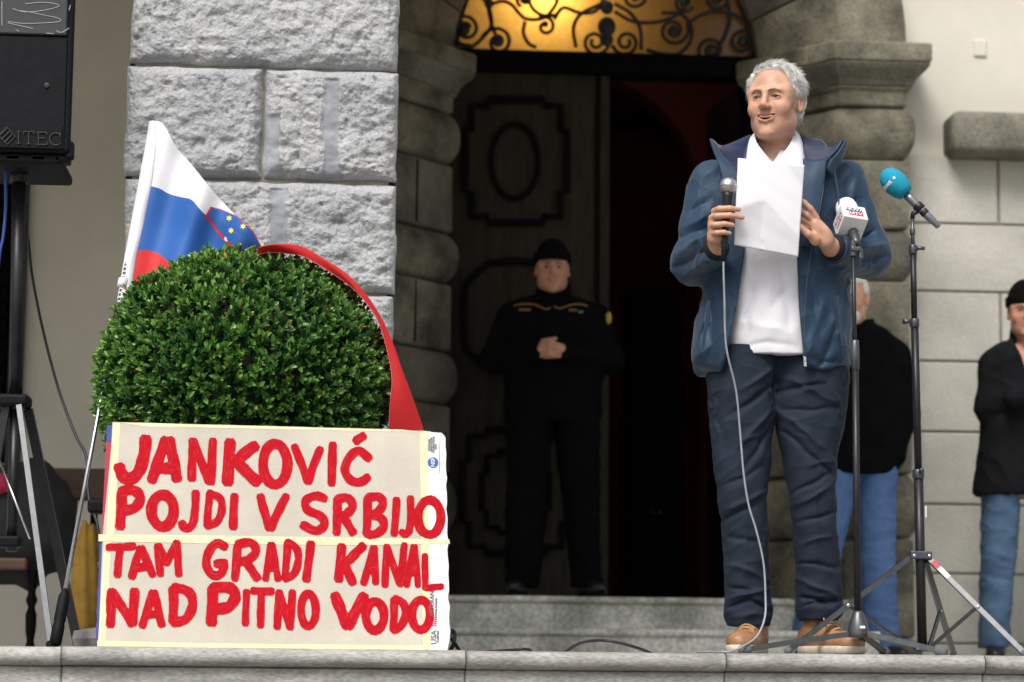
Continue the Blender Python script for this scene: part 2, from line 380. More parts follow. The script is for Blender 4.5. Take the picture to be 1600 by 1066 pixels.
def ofs_poly(P, d):
    P = np.array(P, float); n = len(P); out = []
    for i in range(n):
        a = P[i] - P[i - 1]; b = P[(i + 1) % n] - P[i]; na = np.array([a[1], -a[0]]) / np.linalg.norm(a); nb = np.array([b[1], -b[0]]) / np.linalg.norm(b)
        m = na + nb; m = m / max(.3, (m @ m) / 2) ; out.append(P[i] + m * d)
    return np.array(out)
def jamb_plan(side):
    P = [(a_, YI), (b_, YF), (c_, YF), (c_, YF + .38), (a_ + .03, YD - .02)]
    P = [(XC + side * x, y) for x, y in P]
    return P if side < 0 else P[::-1]
def subdivide(P, m=5):
    out = []
    for i in range(len(P)):
        p, q = np.array(P[i]), np.array(P[(i + 1) % len(P)])
        for k in range(m): out.append(p + (q - p) * k / m)
    return np.array(out)
def stone_ring(side, z0, z1, prof, seed, rough=.011):
    base = jamb_plan(side); sgn = 1 if np.cross(np.array(base[1]) - np.array(base[0]), np.array(base[2]) - np.array(base[1])) > 0 else -1
    rings = []; m = 5
    for t, o in prof:
        R = subdivide(ofs_poly(base, o * sgn), m); z = z0 + (z1 - z0) * t; rings.append(np.column_stack([R, np.full(len(R), z)]))
    V = np.concatenate(rings); k = len(rings[0]); V[:, :2] += rough * np.stack([fbm(V * 6 + seed, 3, seed), fbm(V * 6 + 9 + seed, 3, seed + 1)], -1)
    F = [(i * k + j, i * k + (j + 1) % k, (i + 1) * k + (j + 1) % k, (i + 1) * k + j) for i in range(len(rings) - 1) for j in range(k)]
    F += [tuple(reversed(range(k))), tuple(range((len(rings) - 1) * k, len(rings) * k))]
    return V, F
FLAT = [(0, -.012), (.03, 0), (.97, 0), (1, -.012)]
def BULGE(h): return [(t, -.02 + h * (1 - abs(2 * t - 1) ** 2.6)) for t in np.linspace(0, 1, 12)]
zj = [zat(p, 12.2, 660) for p in (162, 244, 353, 433, 541, 626, 735, 835, 930)] + [0.0]
zj[-2] = .12
for side in (-1, 1):
    for i in range(len(zj) - 1):
        bul = i % 2 == 0
        V, F = stone_ring(side, zj[i + 1] + .004, zj[i] - .004, BULGE(.055) if bul else FLAT, i + (20 if side > 0 else 0))
        mesh_obj('jamb_block', V, F, M_PORTAL if (i + side) % 3 else M_PORTALD, hall, bul)
        if not bul and i in (1, 3):       # flat courses are made of two stones: a vertical joint on the splay
            t = .55; x = XC + side * (a_ + (b_ - a_) * t); y = YI + (YF - YI) * t
            d = np.array([side * (b_ - a_), YF - YI]); d /= np.linalg.norm(d); nrm = np.array([-abs(d[1]) * side, -abs(d[0])])
            V2, F2 = tube([(x + nrm[0] * .001, y + nrm[1] * .001, zj[i + 1] + .02), (x + nrm[0] * .001, y + nrm[1] * .001, zj[i] - .02)], .006, 6)
            mesh_obj('mortar_joint', V2, F2, M_BLACKWOOD, hall)
    # capital: neck, cyma, abacus
    zc = [zj[0], zj[0] + (ZS - zj[0]) * .34, zj[0] + (ZS - zj[0]) * .66, ZS]
    V, F = stone_ring(side, zc[0] + .003, zc[1] - .003, [(0, -.01), (.1, 0), (.8, 0), (.9, .018), (1, .018)], 31); mesh_obj('capital_neck', V, F, M_PORTAL, hall)
    V, F = stone_ring(side, zc[1], zc[2] - .002, [(0, .02), (.25, .03), (.5, .055), (.75, .085), (.95, .10), (1, .10)], 33); mesh_obj('capital_moulding', V, F, M_PORTALD, hall, False)
    V, F = stone_ring(side, zc[2], zc[3] - .003, [(0, .095), (.1, .105), (.9, .105), (1, .09)], 35); mesh_obj('capital_abacus', V, F, M_PORTAL, hall)
# voussoirs of the splayed arch
NV = 11; sec = [(a_, YI), (b_, YF), (c_, YF), (c_, YF + .38), (a_, YF + .8)]
for k in range(NV):
    t0 = math.pi * k / NV + .006; t1 = math.pi * (k + 1) / NV - .006; V = []; m = 5
    for t in np.linspace(t0, t1, m):
        o = .012 if k % 2 else 0
        for (r, y) in sec: V.append((XC + (r) * math.cos(t), y - o * (y < 12.2), ZS + (r) * math.sin(t)))
    F = [(i * 5 + j, (i + 1) * 5 + j, (i + 1) * 5 + (j + 1) % 5, i * 5 + (j + 1) % 5) for i in range(m - 1) for j in range(5)] + [(0, 1, 2, 3, 4), tuple(reversed(range((m - 1) * 5, m * 5)))]
    mesh_obj('voussoir', V, F, M_PORTALD if k % 2 else M_PORTAL, hall)
# rendered ashlar base on the right, each block its own piece
cpy = [244, 351, 457, 566, 676, 789, 897, 1006]; cz = [zat(p, YW, 1500) for p in cpy] + [0.0]
for r in range(len(cz) - 1):
    xs = [XC + c_ - .02] + [xat(p, YW, 500) for p in ((1562, 1790, 2010) if r % 2 == 0 else (1668, 1900, 2100))] + [8.5]
    for i in range(len(xs) - 1):
        if cz[r] - cz[r + 1] < .03: continue
        V, F = box(xs[i] + .007, xs[i + 1] - .007, YW - .022, YW + .02, cz[r + 1] + .006, cz[r] - .006, .007, 2); mesh_obj('ashlar_block', V, F, M_ASHLAR, hall)
MB().add(*box(XC + c_ - .03, 8.5, YW - .012, YW + .01, 0.0, cz[0] - .004)).build('ashlar_backing', M_MORTAR, hall)
# rounded stone sill end and a small blank plate on the plaster
p = at(1487, 206, 12.05); r_ = 36 / ppm(12.05)
V, F = box(p.x, p.x + 1.3, 12.02, 12.3, p.z - r_, p.z + r_, .045, 4); V[:, 1] += .008 * fbm(V * 8, 3, 4); V[:, 2] += .006 * fbm(V * 7 + 3, 3, 5)
mesh_obj('window_sill', V, F, M_PORTALD, hall, True)
p = at(1531, 76, YW); V, F = box(p.x - .035, p.x + .035, YW - .012, YW + .004, p.z - .045, p.z + .045, .005, 1); mesh_obj('wall_plate', V, F, M_PLAST, hall)
# dark shuttered window far left
xw = xat(38, YW, 450)
w_ = MB().add(*box(xw - 1.3, xw, YW - .03, YW + .05, .95, 3.25)).build('window', M_BLACKWOOD, hall)
MB().add(*box(xw - .06, xw + .012, YW - .06, YW + .03, .9, 3.3, .008)).build('window_frame', M_BLACKM, w_)
for z in np.arange(1.0, 3.2, .085): MB().add(*box(xw - 1.25, xw - .07, YW - .05, YW - .025, z, z + .065, .006, 1)).build('shutter_slat', M_BLACKWOOD, w_)

# ------------------------------------------------------------------ steps
ZT2, ZT1 = .307, .145
steps = bpy.data.objects.new('entrance_steps', None); COL.objects.link(steps); steps.location = (XC, 11.6, 0); tag(steps, kind='structure')
def step_slabs(y0, zt, zb, xj):
    for x0, x1 in zip(xj[:-1], xj[1:]):
        prof = [(12.9, zt), (12.9, zb), (y0 + .025, zb), (y0 + .025, zt - .034)] + [(y0 + .018 - .018 * math.sin(t), zt - .017 - .017 * math.cos(t)) for t in np.linspace(0.2, math.pi, 8)]
        V, F = profile_bar(x0 + .001, x1 - .001, prof, 30); V[:, 2] += .003 * fbm(V * np.array([4, 9, 9]), 3, 2) * (V[:, 2] > zt - .04); V[:, 1] += .003 * fbm(V * np.array([5, 9, 9]) + 7, 3, 3)
        mesh_obj('step_slab', V, F, M_STEP, steps)
step_slabs(11.40, ZT1, 0.0, [XC - 1.16, xat(905, 11.4, 985), XC + 1.2])
step_slabs(11.75, ZT2, ZT1 - .001, [XC - 1.14, xat(870, 11.7, 940), XC + 1.18])

# ------------------------------------------------------------------ doors, transom, fanlight, interior
zbar = ZS + .045
tr = MB().add(*box(XC - a_ - .05, XC + a_ + .05, YD - .06, YD + .12, zbar - .115, zbar, .012)).build('transom_beam', M_BLACKWOOD, hall)
ML = [(0, 0)]
def lp(px, py): p = at(px, py, YD); return (p.x, p.z)
xl0, xl1 = XC - a_ - .02, xat(951, YD, 500)
leaf = MB().add(*box(xl0, xl1 - .055, YD + .002, YD + .06, ZT2 + .004, zbar - .117)).build('door_leaf', M_DOOR, hall)
MB().add(*box(xl1 - .053, xl1, YD - .025, YD + .05, ZT2 + .004, zbar - .118, .008)).build('meeting_stile', M_DOOR, leaf)
MB().add(*box(xl1 - .075, xl1 - .056, YD - .012, YD + .03, ZT2 + .004, zbar - .118, .004)).build('stile_moulding', M_DOORD, leaf)
def moulding(pts, w=.030, d=.035, closed=True, name='panel_moulding'):
    P = [(x, YD - .008, z) for x, z in pts]
    mb = MB(); mb.add(*tube(P, 0, closed=closed, rect=(d, w)));
    Q = [(x, YD - .024, z) for x, z in pts]; mb.add(*tube(Q, w * .32, 6, closed=closed)); return mb.build(name, M_DOORD, leaf)
def stepped(x0, x1, y0, y1, s=10, cx=26, cy=38):
    return [lp(*p) for p in [(x0 + s, y0 + s), (x0 + s + cx, y0 + s), (x0 + s + cx, y0), (x1 - s - cx, y0), (x1 - s - cx, y0 + s), (x1 - s, y0 + s),
            (x1 - s, y0 + s + cy), (x1, y0 + s + cy), (x1, y1 - s - cy), (x1 - s, y1 - s - cy), (x1 - s, y1 - s),
            (x1 - s - cx, y1 - s), (x1 - s - cx, y1), (x0 + s + cx, y1), (x0 + s + cx, y1 - s), (x0 + s, y1 - s), (x0 + s, y1 - s - cy), (x0, y1 - s - cy), (x0, y0 + s + cy), (x0 + s, y0 + s + cy)]]
moulding(stepped(727, 886, 157, 349))
moulding([lp(804 + 37 * math.cos(t), 253 + 58 * math.sin(t)) for t in np.linspace(0, 2 * math.pi, 40, endpoint=False)], .02, .028)
c = [(725, 470), (727, 447), (742, 430), (762, 412), (800, 408), (850, 412), (872, 432), (886, 447), (888, 470), (888, 520), (886, 545), (868, 562), (850, 578), (804, 582), (762, 578), (745, 562), (727, 545), (725, 520)]
moulding([lp(*p) for p in c])
moulding(stepped(722, 888, 672, 864))
moulding([lp(*p) for p in stepped(752, 858, 705, 832, 8, 18, 26)] if False else stepped(752, 858, 705, 832, 8, 18, 26), .018, .028)
# right leaf, swung open into the passage
hx = XC + a_ - .03
V, F = box(0, .70, -.03, .03, ZT2 + .004, zbar - .12, .006, 1)
ang = math.radians(97); Rm = Matrix.Translation((hx, YD + .03, 0)) @ Matrix.Rotation(ang, 4, 'Z')
V, F = xf((V, F), Rm); rl = mesh_obj('open_door_leaf', V, F, M_BLACKWOOD, hall)
# passage behind the door
room = MB()
x0, x1, y0, y1, z0, z1 = XC - 1.5, XC + 1.35, YD + .1, 15.4, ZT2, 4.1
MB().add(*box(x0 - .1, x0, y0, y1, z0, z1)).build('passage_wall', M_RED, hall)
MB().add(*box(x1, x1 + .1, y0, y1, z0, z1)).build('passage_wall', M_RED, hall)
MB().add(*box(x0, x1, y0, y1 + 3, z1, z1 + .1)).build('passage_ceiling', M_RED, hall)
MB().add(*box(x0, x1, YD - .1, y1 + 3, z0 - .1, z0 - .003)).build('passage_floor', M_STEP, hall)
ax = xat(905, y1, 300); ar = xat(1092, y1, 300) - ax; az = zat(300, y1, 905)
V = []; F = []
xs = np.concatenate([np.linspace(x0, ax - ar, 3), ax - ar * np.cos(np.linspace(0, math.pi, 30))[1:], np.linspace(ax + ar, x1, 3)[1:]])
for x in xs:
    zz = az + math.sqrt(max(0, ar * ar - (x - ax) ** 2)) if abs(x - ax) < ar - 1e-6 else (az if abs(abs(x - ax) - ar) < 1e-6 else z0)
    for y in (y1, y1 + .25): V += [(x, y, zz), (x, y, z1)]
for i in range(len(xs) - 1):
    k = i * 4; F += [(k, k + 1, k + 5, k + 4), (k + 2, k + 6, k + 7, k + 3), (k, k + 4, k + 6, k + 2)]
mesh_obj('inner_arch_wall', V, F, M_RED, hall)
for s in (-1, 1):
    e0, e1 = (x0, ax - ar) if s < 0 else (ax + ar, x1)
    MB().add(*box(e0, e1, y1 + .001, y1 + .249, z0, az + .02)).build('inner_arch_pier', M_RED, hall)
MB().add(*box(x0, x1, y1 + 2.8, y1 + 2.9, z0, z1)).build('passage_end', M_RED, hall)
MB().add(*box(x0 - .1, x0, y1 + .25, y1 + 3, z0, z1)).build('passage_wall', M_RED, hall)
MB().add(*box(x1, x1 + .1, y1 + .25, y1 + 3, z0, z1)).build('passage_wall', M_RED, hall)
# outer shell so no daylight leaks in
MB().add(*box(x0 - .3, x1 + .3, YW + .4, YW + .45, WT - .1, WT)).build('lintel_strip', M_PLAST, hall)
MB().add(*box(XC - c_ - .1, XC - a_ - .01, YD + .06, YD + .12, 0, z1)).build('door_frame_post', M_BLACKWOOD, hall)
MB().add(*box(XC + a_ + .01, XC + c_ + .1, YD + .06, YD + .12, 0, z1)).build('door_frame_post', M_BLACKWOOD, hall)
# dark cabinet standing in the passage
cx0, cx1 = xat(985, 14.6, 500), xat(1066, 14.6, 500); cz1 = zat(458, 14.6, 1020)
cab = thing('passage_cabinet', 'black wooden cabinet standing in the dark red passage', 'cabinet', ((cx0 + cx1) / 2, 14.8, ZT2))
MB().add(*box(cx0, cx1, 14.6, 15.0, ZT2, cz1, .012)).build('carcass', M_BLACKWOOD, cab)
MB().add(*box(cx0 - .015, cx1 + .015, 14.58, 15.01, cz1 + .0005, cz1 + .03, .008)).build('top', M_BLACKWOOD, cab)
for s in (0, 1):
    xm = (cx0 + cx1) / 2; q0, q1 = (cx0 + .01, xm - .004) if s == 0 else (xm + .004, cx1 - .01)
    d_ = MB().add(*box(q0, q1, 14.585, 14.5995, ZT2 + .05, cz1 - .02, .004, 1)).build('door', M_BLACKWOOD, cab)
    MB().add(*ball(((xm - .02 if s == 0 else xm + .02), 14.575, ZT2 + .6), .01, 8, 6)).build('knob', M_STEEL, d_)

# fanlight: amber glass, a lamp hanging behind it, wrought-iron scrolls in front
m = bpy.data.materials.new('amber_glass'); m.use_nodes = True; N = m.node_tree.nodes; L = m.node_tree.links; N.remove(N['Principled BSDF'])
tcn = N.new('ShaderNodeTexCoord'); nz_ = N.new('ShaderNodeTexNoise'); nz_.inputs['Scale'].default_value = 30; L.new(tcn.outputs['Object'], nz_.inputs['Vector'])
rmp = N.new('ShaderNodeValToRGB'); rmp.color_ramp.elements[0].color = (.66, .46, .21, 1); rmp.color_ramp.elements[1].color = (.82, .65, .36, 1); L.new(nz_.outputs['Fac'], rmp.inputs[0])
tl = N.new('ShaderNodeBsdfTranslucent'); L.new(rmp.outputs[0], tl.inputs[0]); gl = N.new('ShaderNodeBsdfGlossy'); gl.inputs['Roughness'].default_value = .25
mx = N.new('ShaderNodeMixShader'); mx.inputs[0].default_value = .04; L.new(tl.outputs[0], mx.inputs[1]); L.new(gl.outputs[0], mx.inputs[2]); L.new(mx.outputs[0], N['Material Output'].inputs[0])
M_AMBER = m
fan = MB()
R0 = a_ - .012; n = 40
P = [(XC + R0 * math.cos(t), YD + .012, zbar + .002 + R0 * math.sin(t)) for t in np.linspace(0, math.pi, n)]
V, F = poly_prism(P, (0, 1, 0), .006)
fanl = tube([(XC + (a_ - .008) * math.cos(t), YD - .005, zbar + (a_ - .008) * math.sin(t)) for t in np.linspace(0, math.pi, 50)], 0, rect=(.05, .02))
fano = mesh_obj('fanlight_frame', fanl[0], fanl[1], M_IRON, hall)
mesh_obj('glass_pane', V, F, M_AMBER, fano)
def sp(px, py): p = at(px, py, YD - .02); return (p.x, p.y, p.z)
def spiral(cx, cy, r0, r1, a0, turns, n=36):
    out = []
    for i in range(n + 1):
        t = i / n; r = r0 + (r1 - r0) * t ** .8; a = a0 + turns * 2 * math.pi * t; out.append((cx + r * math.cos(a), cy + r * math.sin(a)))
    return out
scrolls = [
    spiral(728, 45, 27, 7, 1.3, 1.75), spiral(778, 66, 26, 6, 3.3, 1.4), spiral(852, 42, 17, 4, -2.2, 1.2),
    [(700, 66), (712, 74), (735, 74), (755, 58), (768, 38), (764, 12), (750, -8)],
    [(762, 8), (768, 38), (776, 58)], [(764, 8), (785, 2), (800, 8), (812, 22), (824, 30), (850, 28), (868, 8), (872, -10)],
    [(820, 34), (818, 52), (826, 68), (838, 74)], spiral(852, -6, 34, 14, 1.0, .9),
    [(866, 30), (880, 12), (905, 20), (930, 18), (945, -4)], spiral(930, 66, 22, 5, .2, 1.6), spiral(978, 66, 22, 5, 2.9, -1.6),
    [(900, 74), (896, 44), (908, 22), (940, 6)], [(1002, 78), (1000, 44), (984, 20), (960, 6)],
    spiral(1052, 48, 25, 5, -.5, 1.7), [(960, 18), (990, 34), (1030, 34), (1062, 20), (1080, -6)],
    [(1034, 20), (1064, 22), (1080, 42), (1078, 66), (1060, 84), (1034, 84), (1010, 78)], spiral(1112, 78, 22, 5, 2.4, 1.5), spiral(1160, 66, 27, 6, 2.0, -1.75),
    [(1078, 34), (1098, 22), (1120, 18), (1150, 24), (1174, 48), (1186, 84)], [(1136, -5), (1140, 30), (1132, 58), (1118, 78)],
    spiral(1068, 4, 16, 4, .5, 1.3), spiral(1118, -2, 18, 4, .5, 1.3), spiral(990, -6, 20, 5, 0, 1.3), spiral(820, -2, 14, 4, 2, 1.3),
]
for s in scrolls:
    P = catmull([sp(*p) for p in s], 4) if len(s) < 12 else [sp(*p) for p in s]
    V, F = tube(P, .0105, 6); mesh_obj('iron_scroll', V, F, M_IRON, fano, True)
for (px_, py_, r) in ((726, 47, 9), (778, 64, 10), (852, 38, 5), (948, 42, 15), (948, 12, 11), (948, 62, 11), (1052, 48, 8), (1112, 80, 9), (1160, 66, 8), (764, 6, 8), (1068, 4, 7), (1118, 0, 8), (1140, 22, 6), (820, 0, 6)):
    p = sp(px_, py_); rr = r / ppm(12.5); V, F = ball((p[0], p[1] - .004, p[2]), (rr, .012, rr * 1.1), 10, 8); mesh_obj('iron_leaf', V, F, M_IRON, fano, True)
for k in range(14):       # the upper part of the grille, above the photograph's edge
    t = math.pi * (k + .5) / 14; r = a_ * (.62 if k % 2 else .78); x, z = XC + r * math.cos(t), zbar + .08 + r * math.sin(t) * .95
    if z < zat(-40, YD, 900) : continue
    V, F = tube([(x + q[0], YD - .02, z + q[1]) for q in spiral(0, 0, .085, .015, t, 1.5 * (1 if k % 2 else -1))], .0085, 6); mesh_obj('iron_scroll', V, F, M_IRON, fano, True)
lamp_p = at(848, 8, YD + .22)
lamp = thing('passage_lamp', 'glowing globe lamp hanging behind the amber fanlight glass', 'lamp', lamp_p)
M_BULB = mat('lamp_glass', (1, .9, .7), .4, emit=((1, .84, .50), 80.0))
MB().add(*ball(lamp_p, .055, 16, 10)).build('globe', M_BULB, lamp, True)
MB().add(*cyl(lamp_p + Vector((0, 0, .05)), (lamp_p.x, lamp_p.y, 4.1), .006)).build('hanging_rod', M_IRON, lamp)
# ================================================================== OBJECTS
# ------------------------------------------------------------------ cardboard protest sign
M_CARD = mat('cardboard', (0.555, 0.51, 0.425), .9, vs=4, var=.09, bump=.25, bs=150, bdist=.001, fine=(220, .05))
M_TAPE = mat('masking_tape', (0.76, 0.70, 0.43), .55, vs=14, var=.1, bump=.2, bs=60, bdist=.001, trans=.0)
M_WHITEP = mat('white_print_stock', (0.78, 0.78, 0.77), .6, vs=8, var=.03)
M_BLUEP = mat('blue_print', (0.05, 0.06, 0.30), .6, vs=8, var=.1)
M_REDP = mat('red_print', (0.42, 0.02, 0.05), .6, vs=8, var=.1)
M_PAINT = mat('red_brush_paint', (0.44, 0.0005, 0.008), .6, vs=20, col2=(0.52, 0.002, 0.014), spec=.12, ramp=(.3, .75))
_N = M_PAINT.node_tree.nodes; _L = M_PAINT.node_tree.links; _b = _N['Principled BSDF']      # dry-brush streaks running along each stroke
_uv = _N.new('ShaderNodeUVMap'); _uv.uv_map = 'stroke'; _mp = _N.new('ShaderNodeMapping'); _mp.inputs['Scale'].default_value = (1.0, 9, 1); _L.new(_uv.outputs[0], _mp.inputs[0])
_n = _N.new('ShaderNodeTexNoise'); _n.inputs['Scale'].default_value = 1.0; _n.inputs['Detail'].default_value = 5; _n.inputs['Roughness'].default_value = .65; _L.new(_mp.outputs[0], _n.inputs['Vector'])
_r2 = _N.new('ShaderNodeValToRGB'); _r2.color_ramp.elements[0].position = .55; _r2.color_ramp.elements[1].position = .80; _L.new(_n.outputs['Fac'], _r2.inputs[0])
_mx = _N.new('ShaderNodeMix'); _mx.data_type = 'RGBA'; _src = _b.inputs['Base Color'].links[0].from_socket; _L.new(_r2.outputs[0], _mx.inputs['Factor']); _L.new(_src, _mx.inputs[6]); _mx.inputs[7].default_value = (.60, .115, .095, 1); _L.new(_mx.outputs[2], _b.inputs['Base Color'])
_bp = _N.new('ShaderNodeBump'); _bp.inputs['Strength'].default_value = .35; _bp.inputs['Distance'].default_value = .001; _L.new(_n.outputs['Fac'], _bp.inputs['Height']); _L.new(_bp.outputs[0], _b.inputs['Normal'])
M_INK = mat('grey_ink', (0.12, 0.12, 0.13), .7)
M_NSF = mat('blue_ink', (0.03, 0.13, 0.42), .6)
YS = 7.16
sb = at(430, 1016, YS); sign_n = Vector((0, -math.cos(math.radians(7)), math.sin(math.radians(7)))).normalized()   # leans back 7 degrees
sp0 = Vector((0, YS, 0.002))
SN = sign_n
def sg(px, py, lift=0.0): return on_plane(px, py, sp0, SN) + SN * lift
sign = thing('protest_sign', 'cardboard sign with red hand-painted lettering leaning against the round shrub', 'sign', tuple(sb))
def sign_poly(name, pts, lift, th, m, par): V, F = poly_prism([sg(x, y, lift) for x, y in pts], -SN, th); return mesh_obj(name, V, F, m, par)
def ragged(a, b, n, amp, seed):
    out = []
    for i in range(n):
        t = i / n; q = amp * math.sin(i * 2.3 + seed) * random.random(); out.append((a[0] + (b[0] - a[0]) * t + q, a[1] + (b[1] - a[1]) * t + q * .6))
    return out
up = ragged((177, 661), (672, 674), 14, 1.2, 1) + [(673, 674), (672, 845)] + ragged((668, 844.9), (165, 841), 8, .3, 2) + [(160, 841)]
upb = sign_poly('upper_board', up, 0, .005, M_CARD, sign)
lo = [(160, 843.5), (671, 847.5), (673, 1015)] + ragged((668, 1015), (160, 1009.5), 12, .8, 4) + [(154, 1009)]
lob = sign_poly('lower_board', lo, 0, .005, M_CARD, sign)
wh = [(669, 675), (690, 676.5), (695, 682)] + ragged((696, 684), (703, 1010), 26, 1.6, 3) + [(699, 1016), (669, 1016)]
whb = sign_poly('printed_edge_flap', wh, .0003, .004, M_WHITEP, sign)
# folded side of the carton on the left: red and blue print
sign_poly('printed_side', [(166, 690), (180, 690), (171, 846), (158, 842)], -.004, .004, M_REDP, sign)
sign_poly('printed_side', [(167, 664), (181, 664), (180, 690.5), (166, 690.5)], -.004, .004, M_BLUEP, sign)
sign_poly('printed_side', ragged((156, 846), (149, 1007), 16, 1.2, 5) + [(165, 1008), (172, 846)], -.004, .004, M_BLUEP, sign)
def tape(pts, lift=.0004): return sign_poly('tape_strip', pts, lift, .0002, M_TAPE, sign)
tape([(176, 660), (188, 661), (178, 838), (166, 838)]); tape([(163, 846), (174, 846), (164, 1007), (153, 1007)])
tape([(175, 659)] + ragged((190, 660), (668, 672.5), 12, .6, 2) + [(668, 676)] + ragged((668, 675.5), (195, 666), 12, 1.2, 8), .0006)
tape([(152, 1001), (300, 1005), (668, 1009), (668, 1016), (152, 1010)], .0006)
tape([(656, 673), (668, 674), (673, 1014), (661, 1014)], .0008)
tape([(154, 835), (400, 838), (702, 843), (703, 850), (560, 852), (400, 851), (154, 846)], .0010)
tape([(156, 839.5), (470, 844), (700, 846), (700, 848.5), (470, 848), (156, 843.5)], .0012)
# printed marks on the white flap
def sframe(px, py, lift, rot=90):
    o = sg(px, py, lift); x = (sg(px + 10, py + .2, lift) - o).normalized(); n = SN; y = n.cross(x)
    a = math.radians(rot); X = x * math.cos(a) + y * math.sin(a); Y = n.cross(X); return frame(o, X, Y, n)
S1 = YS / FPX
for s_, px_, py_, sz, m_ in (('NATIONAL', 670.8, 695, 3.5, M_INK), ('SANITATION', 674.3, 695, 3.5, M_INK), ('FOUNDATION', 677.8, 695, 3.5, M_INK), ('LISTED', 681, 698, 2.6, M_INK),
                             ('USA', 678, 996, 10.5, M_INK), ('VETERAN', 675, 943, 8, M_INK), ('OWNED BUSINESS', 681.5, 950, 3.2, M_INK), ('COMPANY', 684.5, 995, 3.4, M_INK)):
    V, F = text_mesh(s_, sz * S1 * 1.15, sframe(px_, py_, .0014), .0002); mesh_obj('printed_text', V, F, m_, whb)
MB().add(*xf(lathe([(8.6 * S1, 0), (8.6 * S1, .0004)], 28), sframe(676.5, 723, .0010))).build('round_logo', M_NSF, whb)
V, F = text_mesh('NSF', 8.5 * S1, sframe(676.5, 723, .0020), .0003); mesh_obj('logo_letters', V, F, M_WHITEP, whb)
V, F = poly_prism([sg(x, y, .0014) for x, y in ((685.5, 691), (686.3, 691), (687.5, 740), (686.7, 740))], -SN, .0003); mesh_obj('printed_text', V, F, M_INK, whb)
for k in range(5):
    V, F = poly_prism([sg(x, y, .0014) for x, y in ((673, 966 + k * 3), (683, 964 + k * 3), (683, 965.4 + k * 3), (673, 967.4 + k * 3))], -SN, .0003); mesh_obj('printed_stripe', V, F, M_NSF if k % 2 else M_REDP, whb)
# brushed letters: strokes traced in two enlarged frames of the board
A = lambda x, y: (x / 2.665, 666 + y / 2.665); B = lambda x, y: (400 + x / 2.665, 666 + y / 2.665)
def Oo(c, rx, ry): return [(c[0] + rx * math.sin(t), c[1] - ry * math.cos(t)) for t in np.linspace(0, 2 * math.pi * 1.03, 22)]
LET = []
def let(fr, w, *st, smooth=True): LET.append((fr, w, st))
let(A, 50, [(607, 52), (598, 130), (575, 195), (535, 222), (507, 200), (497, 168)])
let(A, 46, [(690, 58), (660, 140), (632, 225)], [(706, 58), (722, 140), (736, 220)], [(655, 178), (725, 172)])
let(A, 36, [(803, 60), (798, 220)], [(805, 62), (870, 230)], [(886, 60), (878, 234)])
let(A, 48, [(957, 66), (948, 235)], [(1062, 82), (1010, 120), (980, 150)], [(985, 145), (1030, 195), (1072, 232)])
let(B, 42, Oo((80, 158), 51, 85)); let(B, 34, [(160, 85), (190, 160), (216, 232)], [(268, 95), (240, 160), (217, 232)]); let(B, 36, [(320, 76), (314, 240)])
let(B, 36, [(470, 135), (430, 103), (390, 128), (370, 180), (390, 222), (430, 234), (466, 212)], [(415, 62), (448, 40)])
let(A, 42, [(508, 275), (500, 420)], [(505, 272), (560, 268), (584, 300), (562, 338), (520, 352)])
let(A, 44, Oo((677, 352), 47, 66)); let(A, 34, [(815, 276), (810, 370), (797, 415), (768, 424), (756, 402)])
let(A, 32, [(872, 280), (862, 415)], [(870, 278), (915, 300), (924, 345), (905, 395), (862, 417)]); let(A, 36, [(976, 290), (970, 422)])
let(B, 36, [(18, 292), (36, 360), (56, 425)], [(126, 292), (90, 360), (60, 425)])
let(B, 36, [(286, 302), (248, 290), (208, 310), (214, 348), (264, 372), (286, 402), (256, 436), (194, 412)])
let(B, 36, [(340, 302), (335, 445)], [(340, 302), (385, 300), (402, 334), (378, 364), (345, 376)], [(362, 374), (404, 444)])
let(B, 36, [(466, 298), (460, 448)], [(468, 296), (514, 296), (528, 325), (506, 358), (470, 368)], [(470, 368), (522, 384), (530, 422), (496, 450), (462, 450)])
let(B, 32, [(586, 305), (575, 450)]); let(B, 30, [(643, 298), (641, 415), (626, 450), (604, 440)]); let(B, 38, Oo((722, 380), 48, 72))
let(A, 32, [(450, 506), (558, 500)], [(500, 506), (488, 622)]); let(A, 34, [(583, 508), (548, 628)], [(590, 508), (636, 620)], [(562, 590), (620, 584)])
let(A, 32, [(655, 498), (668, 618)], [(662, 498), (692, 570)], [(692, 570), (736, 485)], [(736, 485), (744, 618)])
let(A, 36, [(938, 502), (900, 488), (866, 530), (860, 580), (885, 620), (922, 612), (934, 572)], [(900, 572), (938, 570)])
let(A, 36, [(990, 495), (978, 636)], [(990, 490), (1046, 486), (1066, 520), (1040, 552), (1000, 564)], [(1020, 560), (1072, 634)])
let(B, 30, [(62, 492), (40, 638)], [(66, 492), (92, 638)], [(52, 592), (86, 590)]); let(B, 32, [(132, 484), (120, 634)], [(130, 484), (168, 508), (176, 560), (158, 614), (120, 636)]); let(B, 36, [(228, 488), (210, 640)])
let(B, 38, [(356, 500), (344, 640)], [(445, 498), (400, 545), (362, 578)], [(370, 575), (402, 652)]); let(B, 30, [(488, 505), (448, 655)], [(492, 505), (498, 652)], [(465, 602), (495, 600)])
let(B, 30, [(544, 500), (536, 664)], [(546, 502), (596, 655)], [(618, 494), (600, 660)]); let(B, 28, [(656, 500), (626, 664)], [(660, 500), (674, 664)], [(640, 612), (670, 610)])
let(B, 28, [(704, 538), (704, 676)], [(706, 674), (774, 668)])
let(A, 40, [(464, 688), (460, 828)], [(466, 690), (552, 822)], [(560, 686), (552, 820)]); let(A, 34, [(636, 692), (592, 832)], [(642, 692), (674, 828)], [(618, 786), (660, 780)])
